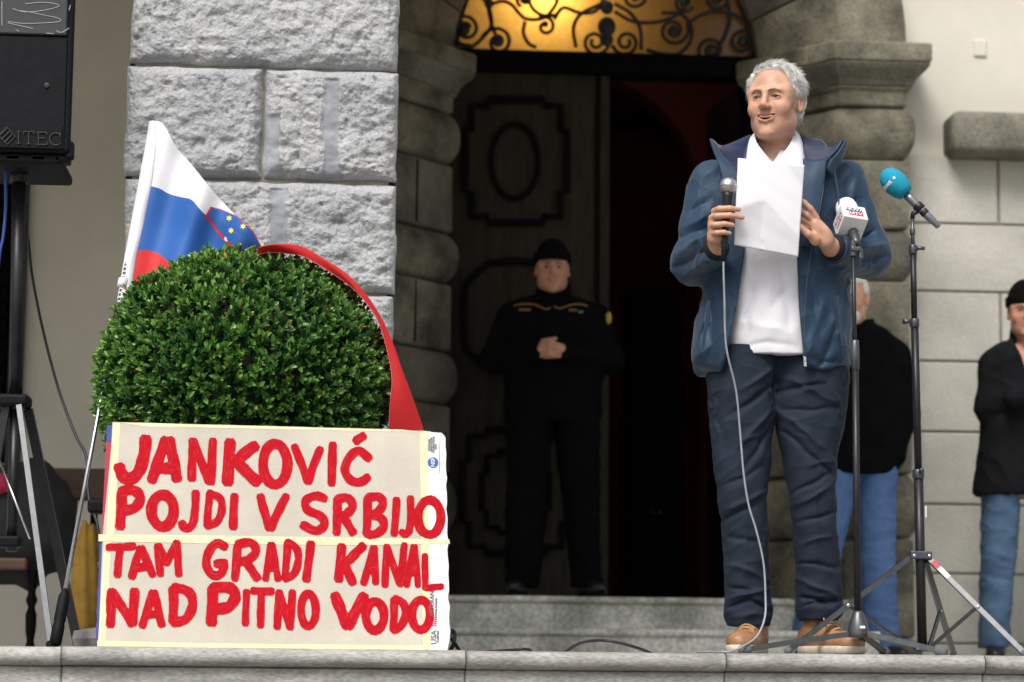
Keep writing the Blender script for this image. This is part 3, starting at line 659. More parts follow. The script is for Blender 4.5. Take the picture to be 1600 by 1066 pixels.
let(A, 40, [(722, 678), (722, 815)], [(725, 672), (786, 690), (802, 745), (774, 802), (722, 818)]); let(A, 46, [(886, 676), (880, 820)], [(888, 674), (952, 672), (980, 705), (955, 750), (898, 764)]); let(A, 30, [(1026, 688), (1022, 824)])
let(B, 32, [(-14, 686), (68, 688)], [(22, 692), (18, 832)]); let(B, 32, [(96, 690), (88, 838)], [(98, 692), (140, 838)], [(152, 690), (142, 840)]); let(B, 34, Oo((218, 765), 31, 68))
let(B, 46, [(330, 705), (354, 770), (380, 832)], [(450, 708), (415, 770), (384, 832)]); let(B, 38, Oo((495, 790), 38, 60)); let(B, 34, [(576, 722), (572, 848)], [(578, 718), (614, 740), (622, 785), (604, 830), (572, 850)]); let(B, 36, Oo((686, 786), 38, 62))
def stroke(fr, pts, w, lift, seed):
    P = np.array([fr(*p) for p in pts]); w = w / 2.665
    if len(P) == 2: P = np.array([P[0] + (P[1] - P[0]) * t for t in np.linspace(0, 1, 8)])
    elif len(P) < 15: P = catmull(np.column_stack([P, np.zeros(len(P))]), 6)[:, :2]
    T = np.gradient(P, axis=0); T /= np.linalg.norm(T, axis=1)[:, None]; Nn = np.column_stack([-T[:, 1], T[:, 0]])
    rg = np.random.default_rng(seed); n = len(P)
    wl = w / 2 * (1 + .06 * np.sin(np.arange(n) * .9 + seed) + .05 * rg.standard_normal(n) * .6); wr = w / 2 * (1 + .06 * np.cos(np.arange(n) * .8 + seed) + .05 * rg.standard_normal(n) * .6)
    # round the brush ends a little
    ext0 = P[0] - T[0] * w * .32; ext1 = P[-1] + T[-1] * w * .30
    Lh = [ext0 - Nn[0] * wl[0] * .6] + list(P - Nn * wl[:, None]) + [ext1 - Nn[-1] * wl[-1] * .65]
    Rh = [ext0 + Nn[0] * wr[0] * .6] + list(P + Nn * wr[:, None]) + [ext1 + Nn[-1] * wr[-1] * .55]
    k = len(Lh); top = [sg(*p, lift + .00025 * i / k) for i, p in enumerate(Lh)] + [sg(*p, lift + .00025 * i / k) for i, p in enumerate(Rh)]
    V = np.array([tuple(v) for v in top]); V = np.concatenate([V, V - np.array(SN) * .0001])
    F = [(i, i + 1, k + i + 1, k + i) for i in range(k - 1)]; m2 = 2 * k
    F += [(i + m2, k + i + m2, k + i + 1 + m2, i + 1 + m2) for i in range(k - 1)]
    ring = list(range(k)) + list(range(2 * k - 1, k - 1, -1)); F += [(ring[i], ring[i] + m2, ring[(i + 1) % m2] + m2, ring[(i + 1) % m2]) for i in range(m2)]
    ln_ = np.concatenate([[0], np.cumsum(np.linalg.norm(np.diff(np.array(Lh), axis=0), axis=1))]) / 20 + seed * 3.7
    uv = np.column_stack([np.concatenate([ln_, ln_]), np.concatenate([np.zeros(k), np.ones(k)]) * (w / 17) + seed * 1.3]); return V, F, np.concatenate([uv, uv])
for li, (fr, w_, sts) in enumerate(LET):
    mb = MB()
    UV = []
    for si, st in enumerate(sts):
        V, F, uv = stroke(fr, st, w_ * 1.02, 0.0015 + .0002 * si, li * 7 + si); mb.add(V, F); UV.append(uv)
    o = mb.build('painted_letter', M_PAINT, sign); UV = np.concatenate(UV); li_ = np.empty(len(o.data.loops), np.int32); o.data.loops.foreach_get('vertex_index', li_)
    o.data.uv_layers.new(name='stroke').data.foreach_set('uv', UV[li_].astype(np.float32).ravel())

# ------------------------------------------------------------------ clipped box shrub in its planter
M_LEAF = mat('box_leaf', (1.0, 1.0, 1.0), .30, var=.05, attr='Col', spec=.5, trans=.18, rvar=.05)
M_TWIG = mat('twig', (0.035, 0.03, 0.018), .9, vs=30, var=.3)
M_POT = mat('planter_stone', (0.16, 0.16, 0.16), .85, vs=20, var=.25, bump=.4, bs=80)
BC = at(381, 600, 7.80); BR = np.array([.462, .45, .425])
shrub = thing('box_shrub', 'dense green clipped ball shrub with small glossy leaves behind the cardboard sign', 'shrub', (BC.x, BC.y, 0))
BCn = np.array(BC); rg = np.random.default_rng(3)
NS = 6500
dirs = rg.standard_normal((NS, 3)); dirs /= np.linalg.norm(dirs, axis=1)[:, None]
dirs = dirs[dirs[:, 2] > -.75]; NS = len(dirs)
def shr(d): return 1 + .05 * fbm(d * 2.3 + 4, 3, 11) + .03 * fbm(d * 7, 2, 12)
rad = shr(dirs) * (1 - np.abs(rg.normal(0, .06, NS)) + .012)
long_ = rg.random(NS) < .022; rad[long_] += rg.uniform(.02, .06, long_.sum())
base = BCn + dirs * BR * rad[:, None]
nrm = dirs / BR; nrm /= np.linalg.norm(nrm, axis=1)[:, None]
axs = nrm + np.array([0, 0, .45]) + rg.normal(0, .42, (NS, 3)); axs /= np.linalg.norm(axs, axis=1)[:, None]
LV = []; LC = []; NL = 9
# leaf template: 6 points, folded along the midrib
tmpl = np.array([(0, 0, 0), (.38, .5, .10), (.38, 0, -.02), (.38, -.5, .10), (.78, .40, .07), (.78, 0, -.05), (.78, -.40, .07), (1, 0, -.10)])
tf = [(0, 2, 1), (0, 3, 2), (1, 2, 5, 4), (2, 3, 6, 5), (4, 5, 7), (5, 6, 7)]
ref = rg.standard_normal((NS, 3)); sx = np.cross(axs, ref); sx /= np.linalg.norm(sx, axis=1)[:, None]; sy = np.cross(axs, sx)
vig = np.clip(.5 + .5 * fbm(dirs * 3.2 + 1, 3, 5), 0, 1)
for k in range(NL):
    pair, sd_ = divmod(k, 2); t = (pair - 3.0) * .0105 + rg.normal(0, .0015, NS)
    an = (pair % 2) * math.pi / 2 + sd_ * math.pi + rg.normal(0, .25, NS)
    out = sx * np.cos(an)[:, None] + sy * np.sin(an)[:, None]
    tip = k == NL - 1
    el = .75 + .12 * pair + rg.normal(0, .15, NS) if not tip else np.full(NS, 1.35)
    d = out * np.cos(el)[:, None] + axs * np.sin(el)[:, None]; side = np.cross(d, axs); side /= np.linalg.norm(side, axis=1)[:, None] + 1e-9
    up_ = np.cross(side, d)
    ln = rg.uniform(.020, .031, NS) * (1 if not tip else .7); wd = ln * rg.uniform(.42, .55, NS)
    p0 = base + axs * t[:, None]
    V = p0[:, None, :] + tmpl[None, :, 0:1] * (d * ln[:, None])[:, None, :] + tmpl[None, :, 1:2] * (side * wd[:, None])[:, None, :] + tmpl[None, :, 2:3] * (up_ * ln[:, None])[:, None, :]
    LV.append(V.reshape(-1, 3))
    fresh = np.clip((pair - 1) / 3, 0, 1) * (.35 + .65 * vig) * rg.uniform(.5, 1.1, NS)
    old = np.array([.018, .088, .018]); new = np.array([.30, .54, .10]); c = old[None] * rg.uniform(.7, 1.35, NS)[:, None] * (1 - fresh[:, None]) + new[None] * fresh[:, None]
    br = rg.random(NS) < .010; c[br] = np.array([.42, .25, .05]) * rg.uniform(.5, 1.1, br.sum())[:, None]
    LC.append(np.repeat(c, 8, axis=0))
LV = np.concatenate(LV); LC = np.concatenate(LC); nl = len(LV) // 8
idx = (np.arange(nl) * 8)[:, None]
me = bpy.data.meshes.new('foliage'); fol = bpy.data.objects.new('foliage', me); COL.objects.link(fol); fol.parent = shrub
tri = np.concatenate([(idx + np.array(f)).ravel() for f in tf if len(f) == 3]); quad = np.concatenate([(idx + np.array(f)).ravel() for f in tf if len(f) == 4])
me.vertices.add(len(LV)); me.vertices.foreach_set('co', (LV - np.array(shrub.location)).ravel())
loops = np.concatenate([tri, quad]); nt_, nq = len(tri) // 3, len(quad) // 4
me.loops.add(len(loops)); me.loops.foreach_set('vertex_index', loops.astype(np.int32))
me.polygons.add(nt_ + nq); me.polygons.foreach_set('loop_start', np.concatenate([np.arange(nt_) * 3, nt_ * 3 + np.arange(nq) * 4]).astype(np.int32))
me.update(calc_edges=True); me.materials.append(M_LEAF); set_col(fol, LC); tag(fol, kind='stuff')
# twigs and dark woody heart
mb = MB()
for i in range(0, NS, 9):
    p = base[i]; q = BCn + (p - BCn) * .78; V, F = tube([q, (p + q) / 2 + rg.normal(0, .006, 3), p + axs[i] * .02], [.0022, .0016, .0008], 4); mb.add(V, F)
tw = mb.build('twigs', M_TWIG, shrub); tag(tw, kind='stuff')
V, F = ball(BC, tuple(BR * .86), 40, 26); V += (fbm((V - BCn) * 9, 3, 2) * .02)[:, None] * (V - BCn) / np.linalg.norm(V - BCn, axis=1)[:, None]
mesh_obj('woody_heart', V, F, M_TWIG, shrub, True)
pot = thing('planter', 'round grey stone planter carrying the ball shrub behind the sign', 'planter', (BC.x, BC.y, 0))
MB().add(*lathe([(.30, .001), (.512, .004), (.52, .03), (.515, .055), (.40, .075), (.36, .10), (.40, .16), (.44, .24), (.45, .27), (.40, .27), (.38, .24), (.0, .24)], 40, Matrix.Translation((BC.x, BC.y, 0)))).build('bowl', M_POT, pot, False)

# ------------------------------------------------------------------ flag on a leaning pole, draped over the shrub
def fmat(n, c): return mat(n, c, .62, vs=6, var=.04, bump=.08, bs=30, trans=.22, rvar=.03)
M_FW, M_FB, M_FR = fmat('flag_white', (.80, .80, .83)), fmat('flag_blue', (.022, .125, .44)), fmat('flag_red', (.72, .022, .025))
M_FY = mat('flag_yellow', (.80, .62, .05), .6)
pole_a, pole_b = at(86, 1008, 7.42), at(240, 186, 8.02)
flag = thing('flag', 'white blue and red flag with shield, leaning on its pole over the round shrub', 'flag', tuple(pole_a))
pdir = (pole_b - pole_a).normalized(); plen = (pole_b - pole_a).length
MB().add(*cyl(pole_a + pdir * .17, pole_a + pdir * plen * .70, .0065)).build('pole', M_STEEL, flag, True)
MB().add(*cyl(pole_a + pdir * plen * .60, pole_b, .0052)).build('pole_upper', M_STEEL, flag, True)
MB().add(*lathe([(.012, 0), (.0185, .004), (.019, .06), (.0165, .07), (.0185, .08), (.0175, .155), (.011, .172), (.009, .178)], 16, axis_frame(pole_a, pdir))).build('grip', M_BLACK, flag, True)
for k in range(9):
    t = .625 + k * .0085; MB().add(*lathe([(.0068, 0), (.0068, .006)], 10, axis_frame(pole_a + pdir * plen * t, pdir))).build('pole_ring', M_FW, flag)
def yfl(px, py):
    # depth of the cloth: follows the pole on the left, lies back over the shrub on the right, with soft folds
    t = np.clip((px - 200) / 220, 0, 1); yp = 7.42 + (1008 - py) / 822 * .60
    f = .085 * math.sin((px * .95 + py * .30) / 13.0) * t * (1.15 - t) + .012 * math.sin((px * .4 - py * .7) / 13.) * t
    return yp * (1 - t) + (7.84) * t + f - .01
C0 = [(237, 188), (255, 194), (275, 229), (300, 258), (330, 295), (365, 334), (400, 370), (420, 388)]
C1 = [(236, 291), (250, 295), (264, 303), (282, 308), (300, 313), (318, 333), (370, 380), (400, 396)]
C2 = [(214, 393), (228, 391), (246, 396), (262, 408), (280, 424), (310, 432), (350, 430), (390, 420)]
C3 = [(201, 472), (222, 476), (245, 480), (270, 484), (300, 486), (330, 480), (360, 470), (385, 450)]
ns = 36
def crv(C): return catmull([(x, y, 0) for x, y in C], 6)
cur = [crv(c) for c in (C0, C1, C2, C3)]; ns = len(cur[0])
mb = MB()
for s_, (ca, cb) in enumerate(zip(cur[:-1], cur[1:])):
    G = np.zeros((ns, 11, 3))
    for i in range(ns):
        for j, t in enumerate(np.linspace(0, 1, 11)):
            q = ca[i] * (1 - t) + cb[i] * t; G[i, j] = at(q[0], q[1], yfl(q[0], q[1]))
    V, F = G.reshape(-1, 3), grid_faces(ns, 11); mb.add(V, F, s_)
Oe = [(405, 386), (425, 381.5), (450, 381), (475, 386), (505, 403), (545, 430), (580, 470), (608, 520), (630, 580), (650, 632), (668, 685), (674, 712)]
Ie = [(400, 398), (425, 395), (450, 397), (475, 402), (508, 421), (548, 449), (574, 477), (594, 512), (604, 548), (611, 582), (609, 630), (606, 685), (606, 712)]
oc, ic = crv(Oe), crv(Ie[:8] + Ie[9:]); n2 = len(oc); G = np.zeros((n2, 13, 3))
for i in range(n2):
    s_ = i / (n2 - 1)
    for j, t in enumerate(np.linspace(0, 1, 13)):
        if t <= .6: tt = t / .6; q = ic[i] * (1 - tt) + oc[i] * tt; yy = 7.585 + .10 * s_ - .03 * math.sin(tt * math.pi * .5) * (1 - .3 * s_) + .008 * math.sin(i * .31 + tt * 2) + .07 * tt * s_
        else: tt = (t - .6) / .4; q = oc[i] * (1 - .2 * tt) + ic[i] * .2 * tt; yy = 7.555 + .109 * s_ + .07 * s_ + .22 * tt
        G[i, j] = at(q[0], q[1], yy)
mb.add(G.reshape(-1, 3), grid_faces(n2, 13), 2)
mb.build('flag_cloth', [M_FW, M_FB, M_FR], flag, True)
# stitched hem along the lower edge
hem = [tuple(at(p[0] + .6, p[1] - .4, 7.577 + .10 * i / n2)) for i, p in enumerate(ic)]
mbh = MB()
for i in range(0, n2 - 1):
    for k in (0, .5):
        a = np.array(hem[i]) * (1 - k) + np.array(hem[i + 1]) * k; b = a + (np.array(hem[i + 1]) - np.array(hem[i])) * .3; mbh.add(*tube([a, b], .0005, 4))
mbh.build('hem_stitching', M_FW, flag)
# sleeve of the hoist sewn round the pole
Lx = crv([(233, 189), (229, 215), (219, 270), (205, 345), (193, 410), (183, 468)]); Rx = crv([(243, 189), (244, 225), (239, 275), (226, 345), (213, 405), (203, 470)])
nS = len(Lx); G = np.zeros((nS, 9, 3)); G2 = np.zeros((nS, 9, 3))
for i in range(nS):
    for j, t in enumerate(np.linspace(0, 1, 9)):
        q = Lx[i] * (1 - t) + Rx[i] * t; yb = yfl(q[0], q[1]); bu = .016 * math.sin(t * math.pi) * (.8 + .2 * math.sin(i * .9))
        G[i, j] = at(q[0], q[1], yb - bu - .001); G2[i, j] = at(q[0], q[1], yb + bu + .004)
V = np.concatenate([G.reshape(-1, 3), G2.reshape(-1, 3)]); k = nS * 9
F = grid_faces(nS, 9) + [tuple(reversed(f)) for f in grid_faces(nS, 9, k)] + [(i * 9, (i + 1) * 9, k + (i + 1) * 9, k + i * 9) for i in range(nS - 1)] + [(i * 9 + 8, k + i * 9 + 8, k + (i + 1) * 9 + 8, (i + 1) * 9 + 8) for i in range(nS - 1)]
mesh_obj('sleeve', V, F, M_FW, flag, True)
MB().add(*lathe([(.010, 0), (.017, .005), (.017, .03), (.012, .034)], 12, axis_frame(pole_a + pdir * plen * .655, pdir))).build('collar', M_FW, flag, True)
# the shield printed on the cloth
def crest(name, pts, m_, e): V, F = (lambda P: (P, [tuple(range(len(P)))]))([tuple(at(x, y, yfl(x, y) - e)) for x, y in pts]); return V, F
def densify(pts, k=5):
    o = []
    for i in range(len(pts)):
        a, b = np.array(pts[i]), np.array(pts[(i + 1) % len(pts)]); o += [tuple(a + (b - a) * t / k) for t in range(k)]
    return o
def fan_patch(pts, e):
    pts = densify(pts); c = np.mean(pts, axis=0); n = len(pts); rings = 5; P = []
    for r in range(1, rings + 1):
        for p in pts: q = c + (np.array(p) - c) * r / rings; P.append(tuple(at(q[0], q[1], yfl(q[0], q[1]) - e)))
    P.append(tuple(at(c[0], c[1], yfl(c[0], c[1]) - e))); F = [(rings * n, i, (i + 1) % n) for i in range(n)]
    for r in range(rings - 1): F += [(r * n + i, (r + 1) * n + i, (r + 1) * n + (i + 1) % n, r * n + (i + 1) % n) for i in range(n)]
    return P, F
red_sh = [(329, 323), (346, 327), (371, 338), (396, 361), (408, 384), (395, 394), (372, 396), (352, 380), (330, 351), (320, 339)]
blu_sh = [(331, 324.5), (347, 328), (371, 339), (395, 362), (406, 383), (393, 391), (374, 391), (355, 376), (335, 351), (324.5, 338)]
V, F = fan_patch(red_sh, .0018); mesh_obj('shield_border', V, F, M_FR, flag, True)
V, F = fan_patch(blu_sh, .0034); mesh_obj('shield_field', V, F, MATS['flag_blue'], flag, True)
def star(cx, cy, r): return [(cx + (r if k % 2 == 0 else r * .5) * math.sin(k * math.pi / 6), cy - (r if k % 2 == 0 else r * .5) * math.cos(k * math.pi / 6)) for k in range(12)]
for cx, cy in ((358, 341), (380, 354), (361, 360.5)):
    V, F = crest('star', star(cx, cy, 5.2), M_FY, .0050); mesh_obj('star', V, F, M_FY, flag)
V, F = crest('peak', [(351, 370), (354, 371), (356, 379), (350, 375)], M_FW, .0052); mesh_obj('shield_peak', V, F, M_FW, flag)

# ------------------------------------------------------------------ loudspeaker on its tripod, far left
YK = 8.1; kp = ppm(YK)
M_GRILLE = bpy.data.materials.new('perforated_grille'); M_GRILLE.use_nodes = True; N = M_GRILLE.node_tree.nodes; L = M_GRILLE.node_tree.links; b = N['Principled BSDF']
tcn = N.new('ShaderNodeTexCoord'); vo = N.new('ShaderNodeTexVoronoi'); vo.inputs['Scale'].default_value = 190; vo.inputs['Randomness'].default_value = 0.05; L.new(tcn.outputs['Object'], vo.inputs['Vector'])
cr = N.new('ShaderNodeValToRGB'); cr.color_ramp.elements[0].position = .3; cr.color_ramp.elements[1].position = .45; cr.color_ramp.elements[0].color = (.002, .002, .002, 1); cr.color_ramp.elements[1].color = (.035, .036, .04, 1)
L.new(vo.outputs['Distance'], cr.inputs[0]); L.new(cr.outputs[0], b.inputs['Base Color']); b.inputs['Roughness'].default_value = .4
sx1 = xat(113, YK, 130); sx0 = sx1 - .46; sz0 = zat(238, YK, 60); sz1 = sz0 + .78
spk = thing('loudspeaker', 'large black loudspeaker cabinet raised on a tripod stand at the left', 'loudspeaker', ((sx0 + sx1) / 2, YK + .2, sz0))
V, F = box(sx0, sx1, YK, YK + .42, sz0, sz1, .014, 3); V[:, 0] -= np.where(V[:, 1] > YK + .2, .085 * np.sign(V[:, 0] - (sx0 + sx1) / 2), 0); mesh_obj('cabinet', V, F, M_BLACK, spk)
gz = zat(56, YK, 60)
gr = MB().add(*box(sx0 + .02, sx1 - .022, YK - .012, YK - .0005, gz, sz1 - .02, .006, 2)).build('grille', M_GRILLE, spk)
MB().add(*box(sx0 + .018, sx1 - .02, YK - .006, YK - .0003, sz0 + .012, gz - .004, .003, 1)).build('front_baffle', M_BLACK, spk)
zi1, zi0 = zat(196, YK, 60), zat(233, YK, 60)
pn = MB().add(*box(sx0 + .03, sx1 - .026, YK - .010, YK - .0055, zi0, zi1, .002, 1)).build('badge_panel', M_BLACK, spk)
M_EMB = mat('embossed_black', (0.03, 0.03, 0.032), .35, var=.2)
def bpt(px, py): p = at(px, py, YK - .0125); return np.array(p)
mb = MB()
def bar(x0, y0, x1, y1, w=2.2): a, b_2 = bpt(x0, y0), bpt(x1, y1); mb.add(*tube([a, b_2], w / 2 / kp, 6))
for segs in ([(29, 206, 29, 224), (26, 206, 32, 206), (26, 224, 32, 224)], [(45, 206, 45, 225), (37, 206, 53, 206), (37, 206, 37, 210), (53, 206, 53, 210), (42, 225, 48, 225)],
             [(60, 207, 60, 226), (57, 207, 73, 207), (57, 226, 74, 226), (60, 216, 69, 216), (73, 207, 73, 211), (74, 226, 74, 222)]):
    for s_ in segs: bar(*s_)
mb.add(*tube([bpt(87 + 9.5 * math.cos(t), 217.5 + 9.5 * math.sin(t)) for t in np.linspace(-.7, -5.5, 18)], 1.2 / kp, 6)); bar(94, 208, 94, 214)
mb.build('embossed_letters', M_EMB, pn)
mb = MB()
for k in range(3):
    o = k * 5; mb.add(*tube([bpt(-3 + o, 214 + o * .9), bpt(12 + o * .7, 200 + o * 1.0)], 1.3 / kp, 6))
for s_ in ((10, 198, 24, 213), (24, 213, 12, 226), (10, 198, -2, 211), (-2, 211, 12, 226)): bar(*s_, 1.6)
mb.build('embossed_emblem', M_EMB, pn)
p = bpt(73, 133); MB().add(*lathe([(.009, 0), (.009, .004), (.004, .005)], 14, axis_frame((p[0], YK - .0062, p[2]), (0, -1, 0)))).build('recessed_screw', M_IRON, spk)
mb = MB(); M_GLINT = mat('painted_glint', (.55, .55, .56), .4)  # thin pale wires imitate light reflected through the grille
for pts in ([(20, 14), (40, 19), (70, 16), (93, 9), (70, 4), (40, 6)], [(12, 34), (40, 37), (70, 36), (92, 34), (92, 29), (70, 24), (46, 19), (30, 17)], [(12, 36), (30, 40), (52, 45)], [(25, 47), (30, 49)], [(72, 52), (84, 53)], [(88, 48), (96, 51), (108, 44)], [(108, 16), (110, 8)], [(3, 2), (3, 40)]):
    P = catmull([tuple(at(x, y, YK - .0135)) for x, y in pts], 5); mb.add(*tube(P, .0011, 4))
mb.build('grille_glint_wires', M_GLINT, gr)
for (fx, fy) in ((96, 257), (60, 259), (20, 259)):
    p = at(fx, fy, YK + .05); MB().add(*box(p.x - .025, p.x + .03, YK + .02, YK + .09, sz0 - .028, sz0 - .0005, .008)).build('rubber_foot', M_BLACK, spk)
p = at(112, 243, YK); MB().add(*box(sx1 - .016, sx1 + .010, YK + .01, YK + .06, sz0 - .015, sz0 + .045, .008)).build('corner_guard', M_BLACK, spk)
MB().add(*box(sx0 + .02, sx1 - .03, YK + .02, YK + .4, sz0 - .035, sz0 - .0006, .01)).build('base_plate', M_BLACK, spk)
tx = xat(30, YK + .2, 500)
stand = thing('speaker_stand', 'black tripod stand with steel-edged legs under the loudspeaker', 'stand', (tx, YK + .2, 0))
YT = YK + .2
MB().add(*cyl(at(30, 262, YT), at(24, 640, YT), .0235)).build('pole', M_BLACKM, stand, True)
MB().add(*cyl(at(24, 640, YT), at(18, 862, YT), .019)).build('lower_pole', M_BLACKM, stand, True)
MB().add(*cyl(at(30, 262, YT), at(29.5, 285, YT), .03)).build('pole_collar', M_BLACKM, stand, True)
h = at(22, 628, YT); MB().add(*box(h.x - .075, h.x + .055, YT - .06, YT + .06, h.z - .02, h.z + .022, .012)).build('crown', M_BLACK, stand)
for k, (a, b_2, r, m_) in enumerate((((30, 634), (80, 1008), .009, M_GUN), ((44, 640), (122, 1008), .0155, M_BLACKM), ((10, 634), (-60, 1008), .0135, M_BLACKM))):
    ya, yb = (YT - .06, YT - .30) if k == 0 else ((YT + .03, YT + .22) if k == 1 else (YT - .02, YT - .05))
    A3, B3 = at(*a, ya), at(*b_2, yb); B3.z = max(B3.z, .012)
    lg = MB().add(*tube([A3, B3], 0, rect=(r * 2, r * 2.4))).build('leg', m_, stand); MB().add(*ball(B3, .018, 10, 8)).build('rubber_tip', M_BLACK, lg, True)
MB().add(*cyl(at(-2, 716, YT - .1), at(47, 842, YT - .2), .004)).build('brace', M_STEEL, stand, True)
MB().add(*box(at(10, 860, YT).x - .04, at(10, 860, YT).x + .05, YT - .04, YT + .04, zat(866, YT), zat(848, YT), .01)).build('sliding_collar', M_BLACK, stand)
# cables hanging by the stand
def cable(name, label, pts, r, m_, cat='cable'):
    P = catmull([tuple(at(*p)) for p in pts], 8); lo_ = P[:, 2].min(); o = MB().add(*tube(P, r, 8)).build(name, m_, None, True, tuple(P[-1])); return tag(o, label, cat)
cable('cable', 'thin black cable hanging from the speaker stand past the grey wall', [(44, 370, 8.4), (50, 430, 8.45), (68, 520, 8.5), (92, 610, 8.5), (118, 680, 8.45), (135, 715, 8.4), (139, 780, 8.35), (155, 840, 8.3), (160, 1016, 8.28)], .005, M_CABLEB)
cable('cable', 'blue cable running down beside the black speaker pole', [(8, 262, 8.25), (9, 320, 8.27), (5, 370, 8.27), (-3, 420, 8.27), (-20, 640, 8.27), (-30, 900, 8.25), (-20, 1025, 8.2)], .0055, M_CABLEBL)

# ------------------------------------------------------------------ wooden chair with coats behind the stand, and a yellow bag
M_CHAIR = mat('brown_wood', (0.075, 0.035, 0.018), .5, vs=6, var=.3, stretch=(1, 4, 4))
YC = 10.4; q = lambda px, py, Y=YC: at(px, py, Y)
chair = thing('wooden_chair', 'old brown wooden bench with turned legs against the wall at far left', 'bench', (q(60, 900).x, YC, 0))
xa, xb = q(-60, 880).x, q(175, 880).x; zs = q(40, 880).z
MB().add(*box(xa, xb - .35, YC - .05, YC + .4, zs - .03, zs + .02, .01)).build('seat', M_CHAIR, chair)
MB().add(*box(xa, xb + .25, YC + .40, YC + .44, zat(792, YC + .4), zat(742, YC + .4), .012)).build('back_rail', M_CHAIR, chair)
tl_ = [(.018, 0), (.022, .02), (.015, .05), (.022, .09), (.024, .16), (.014, .19), (.025, .22), (.016, .25), (.02, .30), (.02, zs - .03)]
for (lx, ly) in ((q(49, 950).x, YC + .0), (q(128, 950).x, YC + .42), (q(-50, 950).x, YC)):
    top = zs - .03 if ly < YC + .2 else zat(745, YC + .4)
    MB().add(*lathe([(r, z * top / (zs - .03)) for r, z in tl_], 12, Matrix.Translation((lx, ly, 0.001)))).build('turned_leg', M_BLACKWOOD, chair, True)
M_COAT = mat('dark_coat_cloth', (0.010, 0.010, 0.012), .85, vs=12, var=.3, bump=.3, bs=30)
M_PINK = mat('crimson_cloth', (0.30, 0.012, 0.05), .8, vs=12, var=.2)
M_MUST = mat('mustard_cloth', (0.24, 0.135, 0.012), .85, vs=9, var=.25, bump=.3, bs=25)
def lump(name, label, cat, c, r, m_, seed, parent=None, fold=.18):
    V, F = ball((0, 0, 0), 1, 34, 24); d = V / np.linalg.norm(V, axis=1)[:, None]; k = 1 + fold * fbm(d * 2.2 + seed, 4, seed) + .05 * np.sin(d[:, 0] * 9 + 3 * d[:, 2] + seed)
    V = np.array(c) + d * k[:, None] * np.array(r); V[:, 2] = np.maximum(V[:, 2], .003)
    o = mesh_obj(name, V, F, m_, None, True, tuple(np.array(c) - np.array([0, 0, r[2]]))); return tag(o, label, cat)
c = q(40, 820, YC + .15); lump('coat_pile', 'pile of dark coats heaped on the bench behind the tripod', 'coat', (c.x, c.y, c.z), (.24, .2, .27), M_COAT, 3)
c = q(4, 755, YC - .02); lump('scarf', 'crimson scarf lying on the dark coats at the left edge', 'scarf', (c.x, c.y, c.z), (.05, .05, .045), M_PINK, 5)
c = q(133, 925, YC - .1); lump('cloth_bag', 'mustard yellow cloth bag standing behind the flag pole', 'bag', (c.x, c.y, c.z), (.062, .09, .30), M_MUST, 7, fold=.12)
c = q(150, 792, 8.0); bx_ = thing('black_clamp', 'small black plastic box peeking out left of the cardboard sign', 'box', (c.x, 8.0, c.z - .03))
MB().add(*box(c.x - .026, c.x + .12, 7.97, 8.06, c.z - .022, c.z + .024, .012, 3)).build('case', M_BLACK, bx_)
MB().add(*box(c.x + .03, c.x + .05, 8.0, 8.03, .001, c.z - .0225, .003)).build('support_post', M_BLACKM, bx_)
# ------------------------------------------------------------------ microphone stands
def bolt(p, d, r=.004): return lathe([(r, 0), (r, .003), (r * .5, .0045)], 10, axis_frame(p, d))
# stand A: low cast base with three flat legs, white cube microphone
YA = 7.22
stA = thing('microphone_stand', 'black microphone stand with low conical base holding the white cube microphone', 'microphone stand', tuple(at(1340, 1018, YA)))
a0, a1 = at(1340, 950, YA), at(1334, 560, YA)
MB().add(*cyl(at(1340, 962, YA), at(1336.5, 575, YA), .0105)).build('lower_tube', M_BLACKM, stA, True)
MB().add(*cyl(at(1336.5, 600, YA), at(1333, 385, YA), .0068)).build('upper_tube', M_BLACKM, stA, True)
MB().add(*lathe([(.0085, 0), (.0125, .004), (.0135, .05), (.0125, .088), (.0095, .092)], 16, axis_frame(at(1336.4, 578, YA), a1 - a0))).build('clutch', M_GUN, stA, True)
hub = at(1341, 990, YA)
hb = MB().add(*lathe([(.032, -.012), (.033, .0), (.032, .012), (.027, .035), (.016, .062), (.012, .068)], 20, Matrix.Translation(hub))).build('base_hub', M_GUN, stA, True)
MB().add(*box(hub.x - .002, hub.x + .014, hub.y - .0335, hub.y - .026, hub.z + .014, hub.z + .022, .001, 1)).build('sticker', M_WHITEP, hb)
MB().add(*bolt((hub.x + .012, hub.y - .033, hub.z - .002), (0, -1, 0), .0045)).build('bolt', M_IRON, hb)
foot_pts = [(at(1166, 1021, YA - .03), 'left'), (at(1468, 1016, YA - .14), 'right'), (at(1382, 1021, YA + .28), 'back')]
for (fp, nm) in foot_pts:
    fp = Vector((fp.x, max(fp.y, 7.035), .012)); d = (fp - hub); d.z = 0; d.normalize(); s_ = hub + d * .026 + Vector((0, 0, -.002))
    lg = MB().add(*tube([s_, s_ + (fp - s_) * .5 + Vector((0, 0, .002)), fp], 0, rect=(.016, .017))).build('leg', M_GUN, stA)
    MB().add(*lathe([(.010, -.014), (.0155, -.006), (.0165, .012), (.012, .022), (.008, .024)], 14, axis_frame(fp, (fp - s_)))).build('rubber_foot', M_RUB, lg, True)
# clip
c0 = at(1334, 392, YA)
clip = MB()
clip.add(*cyl(at(1333, 400, YA), at(1333, 376, YA), .0105, .0095)); clip.add(*box(c0.x - .010, c0.x + .022, YA - .014, YA + .014, c0.z - .004, c0.z + .012, .004)); clip.add(*box(c0.x + .014, c0.x + .028, YA - .010, YA + .010, c0.z - .026, c0.z + .006, .004))
clip.build('swivel_clip', M_GUN, stA)
